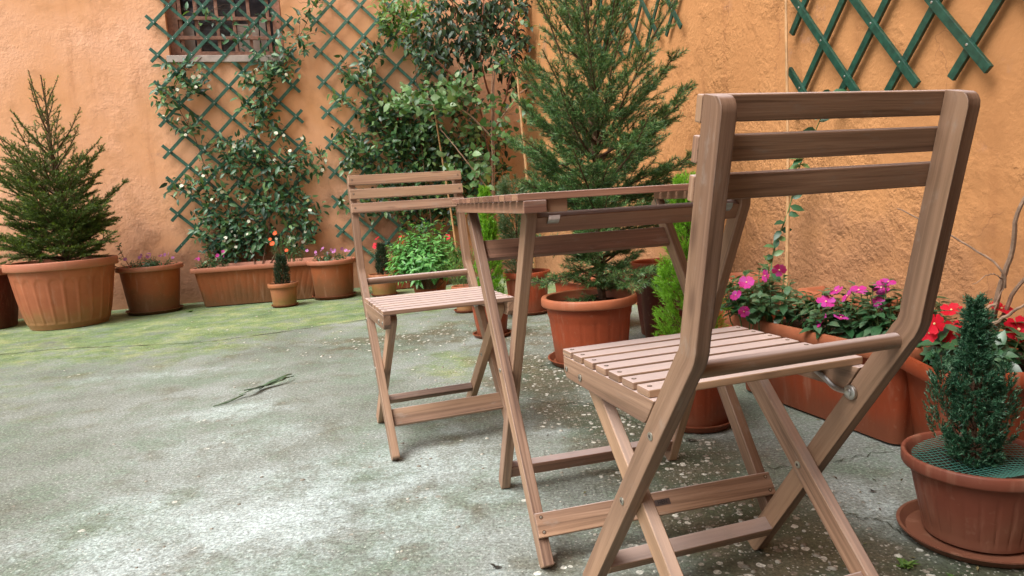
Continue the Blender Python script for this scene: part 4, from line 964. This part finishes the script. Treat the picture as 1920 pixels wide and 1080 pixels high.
RED = [(1.050, 1.66, .318, -.3, -.9, .35, .034), (1.005, 1.68, .318, -.8, -.4, .3, .028), (1.205, 1.66, .318, -.2, -.85, .45, .034), (1.10, 1.75, .356, -.3, -.3, .8, .026), (1.19, 1.70, .362, .1, -.4, .9, .030), (1.005, 1.66, .345, -.9, -.5, .1, .026), (1.225, 1.64, .272, .2, -.9, -.2, .022), (1.17, 1.74, .335, -.2, -.7, .6, .022)]
bushy('impatiens', (1.13, 1.70, .225), 'large red impatiens behind the nearest dwarf conifer', 'flower plant', 30, .17, .11, .12, L_IMP, .070, .034, 9, RED, P_RED, .03, seed=24, spread=.3)
# rosette bush
bushy('rosette_bush', (-.60, 5.05, .10), 'rounded bright green bush seen under the far chair back', 'shrub', 210, .29, .26, .46, L_BUSH, .085, .026, 11, (), None, seed=25, spread=.75, stem_m=BARK)
bushy('small_shrub', (-.33, 4.62, .14), 'loose light green shrub right of the rosette bush', 'shrub', 40, .13, .12, .28, L_BRIGHT, .040, .012, 9, (), None, seed=26, spread=.7)
bushy('red_geranium', (-.46, 5.55, .22), 'green plant with one red bloom behind the rosette bush', 'flower plant', 16, .10, .08, .20, L_VINE, .035, .02, 7, [(-.478, 5.5, .435, -.1, -.8, .5, .028)], P_RED, seed=27)
# P2 flowers
def ground_flowers(name, loc, label, rx, ry, h, nst, m, fm, nf, fr, seed, rot=R(16), leafm=None, group='small flowering plants in the far pots'):
    r2 = np.random.default_rng(seed+100); fl = []
    for _ in range(nf):
        a = r2.random()*6.28; q = sqrt(r2.random()); x, y = rx*q*cos(a), ry*q*sin(a)-ry*.3
        fl.append((loc[0]+x*cos(rot)-y*sin(rot), loc[1]+x*sin(rot)+y*cos(rot), loc[2]+h*(.75+.5*r2.random())))
    return bushy(name, loc, label, 'flower plant', nst, rx, ry, h, leafm or L_IMP, .034, .014, 8, fl, fm, fr, seed=seed, rot=rot, spread=.4, group=group, eye=None)
ground_flowers('purple_flowers', (-2.79, 5.42, .33), 'low purple-flowered plant in the mossy plain pot', .22, .16, .10, 40, L_IMP, P_PUR, 16, .014, 31)
ground_flowers('purple_flowers', (-1.43, 5.62, .275), 'low purple-flowered plant left of the far chair', .18, .14, .10, 30, L_IMP, P_PUR, 14, .014, 32)
ground_flowers('pink_flowers', (-2.36, 5.62, .28), 'pink-flowered plant at the left end of the long fluted planter', .13, .10, .12, 26, L_IMP, P_MAG, 7, .016, 33)
ground_flowers('orange_flowers', (-1.78, 5.70, .28), 'orange-flowered plant behind the small dark cypress', .15, .10, .26, 34, L_JAS, P_ORG, 0, .03, 34)
ground_flowers('red_flowers', (-1.02, 5.98, .25), 'red-flowered plant in the red planter seen through the far chair', .18, .10, .16, 30, L_JAS, P_RED, 5, .026, 35)
ground_flowers('purple_flowers', (-3.86, 5.06, .40), 'green tuft in the pot at the far left edge', .2, .16, .10, 24, L_IMP, P_PUR, 3, .012, 36)
ora = [o for o in COL.objects if o.name.startswith('orange_flowers')][0]
for c, r_ in [((-1.83, 5.58, .545), .020), ((-1.86, 5.58, .465), .022), ((-1.76, 5.60, .405), .016), ((-1.88, 5.60, .50), .014)]:
    flower(ora, np.array(c)-np.array(ora.location), (-.1, -.8, .5), r_, P_ORG, 7, None, .3)
# trailing spray on the left of the mossy pot
def spray(name, pts, label, m, nleaf, L, W, seed, stem=BARK, r=.003, cat='plant'):
    global rng
    rng = np.random.default_rng(seed); P = smoothpath(pts, 16); o = new_plant(name, tuple(pts[0]), label, cat); P = P-np.array(pts[0])
    s, f = MB(), MB(); tube(s, P, [r, r*.5], 5); s.build('stem', stem, o)
    t = rng.random(nleaf)*.8+.2; q = np.stack([np.interp(t, np.linspace(0, 1, 16), P[:, i]) for i in range(3)], 1)
    leaves(f, q, norm(rdir(nleaf)+np.array([0, -.4, .1])), np.array([0, -.5, .8])+rdir(nleaf)*.3, L*(.7+.5*rng.random(nleaf)), W); f.build('foliage', m, o, angle=None)
    return o
spray('trailing_sprig', [(-2.86, 5.3, .34), (-2.98, 5.22, .37), (-3.07, 5.18, .31), (-3.10, 5.17, .27)], 'green sprig hanging over the left rim of the mossy pot', L_JAS, 26, .04, .013, 41)
spray('purple_sprig', [(-2.92, 5.45, .35), (-2.95, 5.42, .44), (-2.97, 5.42, .50), (-2.96, 5.4, .54)], 'upright leafy sprig at the left of the mossy pot', L_JAS, 24, .028, .011, 42)

# climbers: clumps of leaves round stems on the wall
JB = [(2.51,0.72,0.34,0.22,500),(2.6,0.45,0.25,0.1,260),(2.1,0.51,0.12,0.13,130),(2.71,1.04,0.18,0.13,150),(2.28,1.1,0.23,0.1,190),(2.02,1.14,0.15,0.14,130),(2.18,0.83,0.19,0.17,170),(2.96,0.96,0.09,0.09,50),(2.91,1.74,0.2,0.07,110),(2.99,1.63,0.11,0.06,28),(2.86,1.45,0.13,0.08,55),(2.68,1.28,0.11,0.06,40),(2.26,1.8,0.13,0.09,110),(2.3,1.58,0.11,0.09,100),(2.08,1.94,0.11,0.12,95),(1.92,2.18,0.11,0.16,75),(2.3,2.18,0.17,0.19,50),(2.83,1.89,0.14,0.06,55),(2.48,1.24,0.16,0.08,110),(1.77,2.4,0.13,0.04,16),(2.61,2.34,0.16,0.08,14),(2.25,1.41,0.11,0.09,60),(1.98,0.68,0.09,0.11,70),(2.67,0.6,0.21,0.11,160),(1.84,1.17,0.06,0.07,10)]
VB = [(1.21,2.17,0.05,0.11,45),(1.33,2.0,0.12,0.05,40),(1.58,1.89,0.07,0.06,14),(1.4,1.77,0.1,0.11,50),(1.59,1.6,0.08,0.08,30),(1.49,1.24,0.15,0.1,100),(1.43,1.1,0.16,0.1,120),(1.28,1.53,0.17,0.12,190),(1.11,1.41,0.26,0.16,420),(0.98,1.2,0.26,0.17,380),(0.78,1.1,0.2,0.15,280),(0.65,0.93,0.18,0.1,170),(1.15,0.91,0.24,0.12,250),(1.26,0.72,0.24,0.1,150),(0.98,0.62,0.26,0.12,200),(1.6,0.75,0.11,0.06,50),(1.66,1.32,0.06,0.06,22),(1.64,1.07,0.06,0.05,30),(1.38,1.95,0.09,0.09,30),(0.55,1.25,0.13,0.17,150),(1.53,1.8,0.09,0.05,20),(.45,.92,.2,.18,200),(.7,.72,.25,.12,200),(.3,1.2,.14,.2,110),(.85,1.62,.22,.12,200),(.6,1.55,.16,.12,110)]
GB = [(1.04,2.34,0.23,0.1,150),(1.0,2.16,0.16,0.13,150),(1.14,2.22,0.12,0.07,60),(0.88,2.0,0.14,0.09,80),(1.15,2.35,0.14,0.05,50)]
DB = [(0.63,2.22,0.27,0.13,330),(0.34,2.13,0.23,0.19,330),(0.71,2.02,0.19,0.12,190),(0.2,1.92,0.12,0.16,110),(0.47,1.94,0.16,0.11,110),(0.86,1.88,0.13,0.08,90),(0.59,1.79,0.12,0.09,40),(0.23,2.31,0.19,0.09,160),(0.2,1.7,0.07,0.07,24),(0.97,2.05,0.11,0.09,70),(.5,2.5,.35,.15,200)]
RB = [(0.69,1.67,0.15,0.05,60),(0.96,1.58,0.22,0.07,90),(1.17,1.53,0.14,0.06,45),(0.55,1.5,0.12,0.05,26),(0.14,2.15,0.08,0.03,9),(0.44,1.77,0.14,0.03,13),(0.14,1.6,0.11,0.06,14),(0.3,1.43,0.12,0.11,26),(0.5,1.26,0.18,0.1,50),(0.65,1.03,0.23,0.09,60),(0.88,1.49,0.29,0.06,80),(0.12,1.4,0.06,0.13,16),(0.59,0.9,0.14,0.09,30),(0.39,1.54,0.09,0.03,10),(0.06,1.98,0.09,0.03,8)]
def boost(bl, k, zmax):
    return [(a, b, c, d, int(n*k) if b < zmax else n) for a, b, c, d, n in bl]
def climber(name, origin, frame, blobs, off, thick, leaf_m, L, W, label, stems, stem_m, dens=1.0, seed=1, flowers=None, fcount=0, fr=.012, simple=False, hang=0.0, cat='climbing plant', stem_r=.005, twig=6, cluster=4):
    global rng
    rng = np.random.default_rng(seed); o = new_plant(name, tuple(origin), label, cat); fo, st_ = MB(), MB()
    n3 = frame(0, 0, 1)-frame(0, 0, 0); P, D, N, LL = [], [], [], []; fl = []
    for s, z, rs, rz, n in blobs:
        n = int(n*dens); k = max(1, n//cluster)
        for i in range(k):
            a = rng.random()*6.283; q = rng.random()**.5*1.15
            cs, cz, co = s+rs*q*cos(a), z+rz*q*sin(a), off+thick*rng.random()**1.3
            c = frame(cs, cz, co); dr = norm((rng.normal(size=3)+np.array([0, 0, .15-hang])+n3*.5)[None])[0]; tl = L*1.2
            if i % 2 == 0: tube(st_, [c-dr*tl*.9, c, c+dr*tl], [.0012, .0007], 3, cap=False)
            for j in range(cluster):
                t = (j+.5)/cluster*2-1; x, y = perp(dr[None]); an = j*2.2+rng.random(); rd = (x*cos(an)+y*sin(an))[0]
                d = norm((rd+dr*.6+np.array([0, 0, -hang])+n3*.25)[None])[0]
                P.append(c+dr*tl*t); D.append(d); N.append(n3*.9+np.array([0, 0, .7])+rng.normal(0, .35, 3)); LL.append(L*(.55+.7*rng.random()))
            if flowers is not None and rng.random() < .5: fl.append(c+n3*.02+dr*L)
        # twigs linking the clump
        for i in range(twig):
            a = rng.random()*6.283; q = .6+.6*rng.random()
            p0 = frame(s, z, off*.8); p1 = frame(s+rs*q*cos(a), z+rz*q*sin(a), off+thick*rng.random()); tube(st_, wob(p0, p1, 6, .008), [.0022, .001], 3, cap=False)
    P = np.array(P)-origin; LL = np.array(LL); leaves(fo, P, np.array(D), np.array(N), LL, LL*W/L, 0, simple, .2+hang*.2)
    stv = MB()
    for path in stems: tube(stv, smoothpath([frame(*p) for p in path], 22)+np.cumsum(rng.normal(0, .002, (22, 3)), 0)-origin, [stem_r, stem_r*.4], 6)
    for v in st_.v: v -= origin
    stv.add(np.concatenate(st_.v), st_.f)
    fo.build('foliage', leaf_m, o, angle=None); stv.build('stems', stem_m, o)
    if flowers is not None:
        idx = rng.permutation(len(fl))[:fcount]
        for i in idx: flower(o, fl[i]-origin, n3+rng.normal(0, .4, 3)+np.array([0, 0, .3]), fr*(.8+.4*rng.random()), flowers, 5, None, .1)
    return o
climber('climbing_jasmine', wb(2.45, .27, .25), wb, boost(JB, .85, 1.15), .045, .11, L_JAS, .068, .027, 'white-flowered jasmine climbing the trellis in front of the window', 
        [[(2.45, .27, .2), (2.5, .5, .1), (2.72, .95, .05), (2.8, 1.3, .04), (2.93, 1.75, .05), (2.7, 2.0, .05)], [(2.4, .27, .2), (2.3, .7, .08), (2.3, 1.1, .05), (2.35, 1.5, .05), (2.15, 1.85, .05), (1.9, 2.2, .05), (1.78, 2.45, .05)], [(2.35, .27, .2), (2.15, .6, .08), (2.05, 1.0, .05), (2.15, 1.25, .05)]],
        BARK, 1.0, 51, P_WHT, 64, .015)
climber('creeper', wb(1.05, .2, .2), wb, boost(VB, 1.1, 3), .05, .18, L_VINE, .068, .031, 'dense dark creeper covering the second trellis, left of the corner', 
        [[(1.0, .1, .2), (1.05, .6, .1), (1.2, 1.2, .06), (1.35, 1.8, .05), (1.2, 2.3, .05)], [(.9, .1, .2), (.8, .7, .1), (.7, 1.1, .08), (.9, 1.4, .1)]], BARK, 1.0, 52, P_RED, 3, .018)
climber('climbing_shrub', wb(1.0, .2, .25), wb, GB, .10, .20, L_BRIGHT, .065, .028, 'light green shoots at the top above the dense creeper', 
        [[(.95, .2, .25), (1.0, 1.2, .2), (1.0, 2.1, .15), (1.05, 2.5, .15)]], BARK, 1.0, 53)
def tree_dark():
    stems = [[(.42, .25, .35), (.40, .9, .35), (.38, 1.5, .38), (.34, 1.9, .42), (.3, 2.4, .45)], [(.40, .9, .35), (.5, 1.5, .4), (.62, 1.95, .45), (.7, 2.4, .5)], [(.39, 1.2, .35), (.28, 1.6, .5), (.2, 1.9, .55), (.18, 2.3, .5)], [(.38, 1.5, .38), (.5, 1.9, .55), (.45, 2.4, .6)], [(.5, 1.6, .42), (.75, 1.75, .5), (.95, 2.0, .45)]]
    return climber('dark_leaved_tree', wb(.42, .2, .35), wb, DB, .30, .35, L_DARK, .075, .030, 'dark-leaved small tree with reddish stems in the wall corner', stems, BARK_RED, 1.0, 54, hang=.5, cat='tree', stem_r=.010)
tree_dark()
climber('rose_bush', wb(.5, .25, .55), wb, RB, .45, .30, L_ROSE, .070, .050, 'tall rose with pale broad leaves before the dark-leaved tree', 
        [[(.5, .25, .6), (.48, .9, .6), (.45, 1.5, .62), (.42, 1.95, .65)], [(.52, .25, .58), (.46, .9, .57), (.43, 1.5, .6), (.40, 1.8, .6)], [(.45, 1.2, .6), (.7, 1.45, .6), (1.0, 1.5, .6), (1.2, 1.5, .55)], [(.44, 1.3, .6), (.25, 1.55, .65), (.1, 1.65, .6)], [(.46, .7, .6), (.7, 1.0, .65), (.9, 1.3, .6)]],
        BARK_PALE, 1.0, 55, cat='rose bush', stem_r=.008, cluster=3)
def cane(p0, p1, r, label, name='bamboo_cane'):
    mb = MB(); p0 = np.array(p0, float); p1 = np.array(p1, float); L = np.linalg.norm(p1-p0); n = int(L/.16)+2; t = np.linspace(0, 1, n*3); rad = [r*(1.18 if i % 3 == 1 else 1)*(1.25-.55*i/len(t)) for i in range(len(t))]
    P = p0+(p1-p0)*t[:, None]+np.sin(t*5)[:, None]*np.array([.006, 0, 0])-p0; tube(mb, P, rad, 8)
    o = mb.build(name, CANE, None, loc=tuple(p0)); tag(o, label, 'cane', 'bamboo support canes'); return o
cane((.17, 5.2, .15), (.139, 5.2, 1.56), .010, 'orange bamboo cane between the rose and the large spruce')
cane((-.44, 6.0, .1), (-.546, 6.0, 1.50), .007, 'thin pale cane rising behind the far chair into the creeper')
cane(wr(4.165, .22, .16), wr(4.02, 1.60, .03), .0062, 'long bamboo cane leaning on the stucco wall behind the near chair')
# climbing rose shoot by the cane
def shoot():
    global rng
    rng = np.random.default_rng(61); base = wr(4.14, .24, .2)
    o = new_plant('climbing_shoot', tuple(base), 'thin leafy climber beside the long cane on the stucco wall', 'climbing plant')
    path = smoothpath([wr(4.13, .24, .2), wr(4.10, .42, .17), wr(4.135, .60, .12), wr(4.17, .75, .10), wr(4.225, .86, .08), wr(4.31, 1.0, .07)], 30)-base
    s, f = MB(), MB(); tube(s, path, [.0035, .0014], 6); s.build('stem', GREENST, o)
    P, D = [], []
    for i in range(4, 30):
        for k in range(2):
            if rng.random() < .72:
                P.append(path[i]); D.append(np.array([rng.choice([-1, 1])*(.6+.4*rng.random()), -.35, rng.normal(-.1, .45)]))
    P = np.array(P); n = len(P); leaves(f, P, np.array(D), np.array([0, -.8, .6])+rng.normal(0, .25, (n, 3)), .046*(.7+.6*rng.random(n)), .026); f.build('foliage', L_JAS, o, angle=None)
shoot()
# bare shrub at the right edge, with the long pale branch
def bare():
    global rng
    rng = np.random.default_rng(62); b = np.array([1.20, 1.76, .20])
    o = new_plant('bare_shrub', tuple(b), 'leafless brown shrub with one long pale branch at the right edge', 'shrub'); s = MB()
    for pts, r in [([(1.20, 1.76, .2), (1.175, 1.70, .40), (1.178, 1.66, .50), (1.165, 1.62, .60), (1.20, 1.6, .70)], .010), ([(1.19, 1.74, .25), (1.22, 1.68, .42), (1.26, 1.62, .50)], .008),
                   ([(1.178, 1.67, .42), (1.16, 1.66, .47), (1.10, 1.70, .52), (1.04, 1.73, .57), (.975, 1.76, .615)], .004), ([(1.17, 1.69, .38), (1.10, 1.68, .35), (1.08, 1.68, .30)], .005),
                   ([(1.176, 1.67, .44), (1.14, 1.66, .455), (1.10, 1.66, .44)], .002), ([(1.15, 1.68, .33), (1.18, 1.64, .38), (1.22, 1.6, .42)], .006), ([(1.13, 1.70, .25), (1.15, 1.68, .35), (1.17, 1.67, .42)], .003)]:
        tube(s, smoothpath(pts, 20)+np.cumsum(rng.normal(0, .0014, (20, 3)), 0)-b, [r*.8, r*.36], 7)
    s.build('branches', BARK_PALE, o)
bare()
# withered leaf stalk lying on the concrete
def stalk():
    global rng
    rng = np.random.default_rng(63); a = np.array([-1.137, 2.564, 0.006]); b = np.array([-.942, 2.948, .006])
    o = new_plant('fallen_leaf', tuple(a), 'long withered green leaf lying on the open concrete', 'fallen leaf'); s, f = MB(), MB(); d = b-a; L = np.linalg.norm(d); u = d/L; w = np.array([u[1], -u[0], 0])
    tube(s, [u*0, u*L*.15+w*.012, u*L*.33+(0, 0, .004)], [.0018, .003], 6); tube(s, [u*L*.02+w*.006, u*L*.2-w*.006, u*L*.36+(0, 0, .004)], .0014, 5)
    m = make_simple('withered_leaf', (0.10, 0.16, 0.09), .5, 0, 60, .4); m2 = make_simple('withered_light', (0.30, 0.38, 0.27), .5, 0, 60, .25)
    for k, (sh, wd, mm, t0, t1, zz) in enumerate([(.004, .024, 1, .28, .86, .010), (-.003, .020, 0, .34, .97, .016), (.001, .013, 0, .5, 1.0, .012)]):
        n = 26; V = []
        for i in range(n):
            t = i/(n-1); p = u*L*(t0+(t1-t0)*t)+w*(sh+.010*sin(t*9+k)); ww = wd*sin(pi*min(.98, max(.02, t**.8)))**.7; z = zz*(.5+.5*sin(t*7+k*2))+.004; tw = sin(t*5+k)*.6
            for v in (-1, 0, 1): V.append(p+w*v*ww/2*cos(tw)+np.array([0, 0, max(.001, z+v*ww/2*sin(tw)*.8+(.004 if v else 0))]))
        f.add(V, [(i*3+j, i*3+j+1, i*3+j+4, i*3+j+3) for i in range(n-1) for j in range(2)], mm)
    s.build('stem', m, o); f.build('blade', [m, m2], o, angle=60)
stalk()
def tuft(loc, label, n, L, seed, name='weed'):
    global rng
    rng = np.random.default_rng(seed); o = new_plant(name, loc, label, 'weed', 'weeds in the concrete cracks'); f = MB()
    a = rng.random(n)*6.28; D = np.stack([np.cos(a), np.sin(a), .25+.5*rng.random(n)], 1); leaves(f, rng.normal(0, L*.25, (n, 3))*np.array([1, 1, 0]), D, np.tile([0, 0, 1.], (n, 1)), L*(.5+.7*rng.random(n)), L*.28); f.build('leaves', L_BRIGHT, o, angle=None)
tuft((.68, 1.20, .002), 'small bright weed in the crack left of the nearest saucer', 22, .022, 71)
tuft((.74, 1.145, .002), 'tiny weed just below the brighter one, nearest the photo bottom', 14, .016, 72)
tuft((-2.45, 5.32, .002), 'dark weed tuft between the mossy pot and the long planter', 26, .03, 73)
# dark scrap of leaf on the floor and scattered pebbles
def litter():
    global rng
    rng = np.random.default_rng(77)
    DRY = make_simple('dead_leaf', (0.030, 0.024, 0.018), .8)
    for (x, y, r, label) in [(.465, 1.90, .018, 'dead dark leaf on the concrete behind the near chair leg'), (.775, 1.51, .010, 'black speck of debris right of the near chair legs'), (-.07, 1.28, .012, 'dark crumb of debris on the concrete left of the table foot')]:
        f = MB(); leaves(f, [(0, 0, .004), (.004, 0, .006)], [(1, .3, .1), (-.6, .9, .2)], [(0, .2, 1), (.3, 0, 1)], [r*1.6, r*1.3], [r, r*.8]); o = f.build('dead_leaf', DRY, None, loc=(x, y, 0)); tag(o, label, 'debris')
    LT = make_leaf('litter_leaf', [(.05, .03, .015), (.14, .08, .035), (.10, .12, .04), (.22, .15, .07)], .8, 0)
    f = MB(); P = []
    for cx, cy, sx_, sy_, n in [(-2.6, 5.0, .7, .12, 34), (-1.5, 5.25, .8, .12, 30), (-.2, 3.9, .35, .3, 30), (.2, 2.6, .12, .3, 26), (.75, 1.75, .1, .25, 26), (.5, 1.4, .3, .15, 16), (-1.0, 3.2, 1.2, .8, 22), (.95, 1.5, .1, .06, 14)]:
        P += [(cx+rng.normal(0, sx_), cy+rng.normal(0, sy_), .004) for _ in range(n)]
    n = len(P); D = rdir(n)*np.array([1, 1, .15]); leaves(f, P, D, np.array([0, 0, 1.])+rng.normal(0, .3, (n, 3)), .006+.012*rng.random(n)**2, .005, simple=True)
    o = f.build('leaf_litter', LT, None, angle=None); tag(o, 'tiny dry leaf crumbs scattered over the floor among the pots', 'leaf litter', kind='stuff')
    PB = make_leaf('pebble_stone', [(.16, .14, .11), (.30, .27, .22), (.5, .48, .42)], .8, 0)
    mb = MB(); ico = [(0, 0, 1), (.894, 0, .447), (.276, .851, .447), (-.724, .526, .447), (-.724, -.526, .447), (.276, -.851, .447), (.724, .526, -.447), (-.276, .851, -.447), (-.894, 0, -.447), (-.276, -.851, -.447), (.724, -.526, -.447), (0, 0, -1)]
    fc = [(0, 1, 2), (0, 2, 3), (0, 3, 4), (0, 4, 5), (0, 5, 1), (1, 6, 2), (2, 7, 3), (3, 8, 4), (4, 9, 5), (5, 10, 1), (2, 6, 7), (3, 7, 8), (4, 8, 9), (5, 9, 10), (1, 10, 6)]
    I = np.array(ico)
    for cx, cy, sx_, sy_, n in [(.45, 1.32, .2, .2, 260), (.30, 2.1, .15, .25, 200), (.12, 2.7, .22, .35, 200), (.36, 1.7, .16, .22, 160), (-.4, 3.7, .6, .3, 300), (.78, 1.12, .2, .08, 120), (-.3, 1.5, .8, .5, 200), (-2.0, 4.5, 1.2, .5, 160)]:
        for _ in range(n):
            x, y = cx+rng.normal(0, sx_), cy+rng.normal(0, sy_); r = .0016+.0058*rng.random()**3
            mb.add(I*np.array([r*(1+.5*rng.random()), r, r*.5])@np.array(Matrix.Rotation(rng.random()*6, 3, 'Z'))+np.array([x, y, r*.1]), fc)
    o = mb.build('pebbles', PB, None, angle=70); tag(o, 'tiny loose pebbles and grit scattered over the concrete', 'gravel', kind='stuff')
litter()
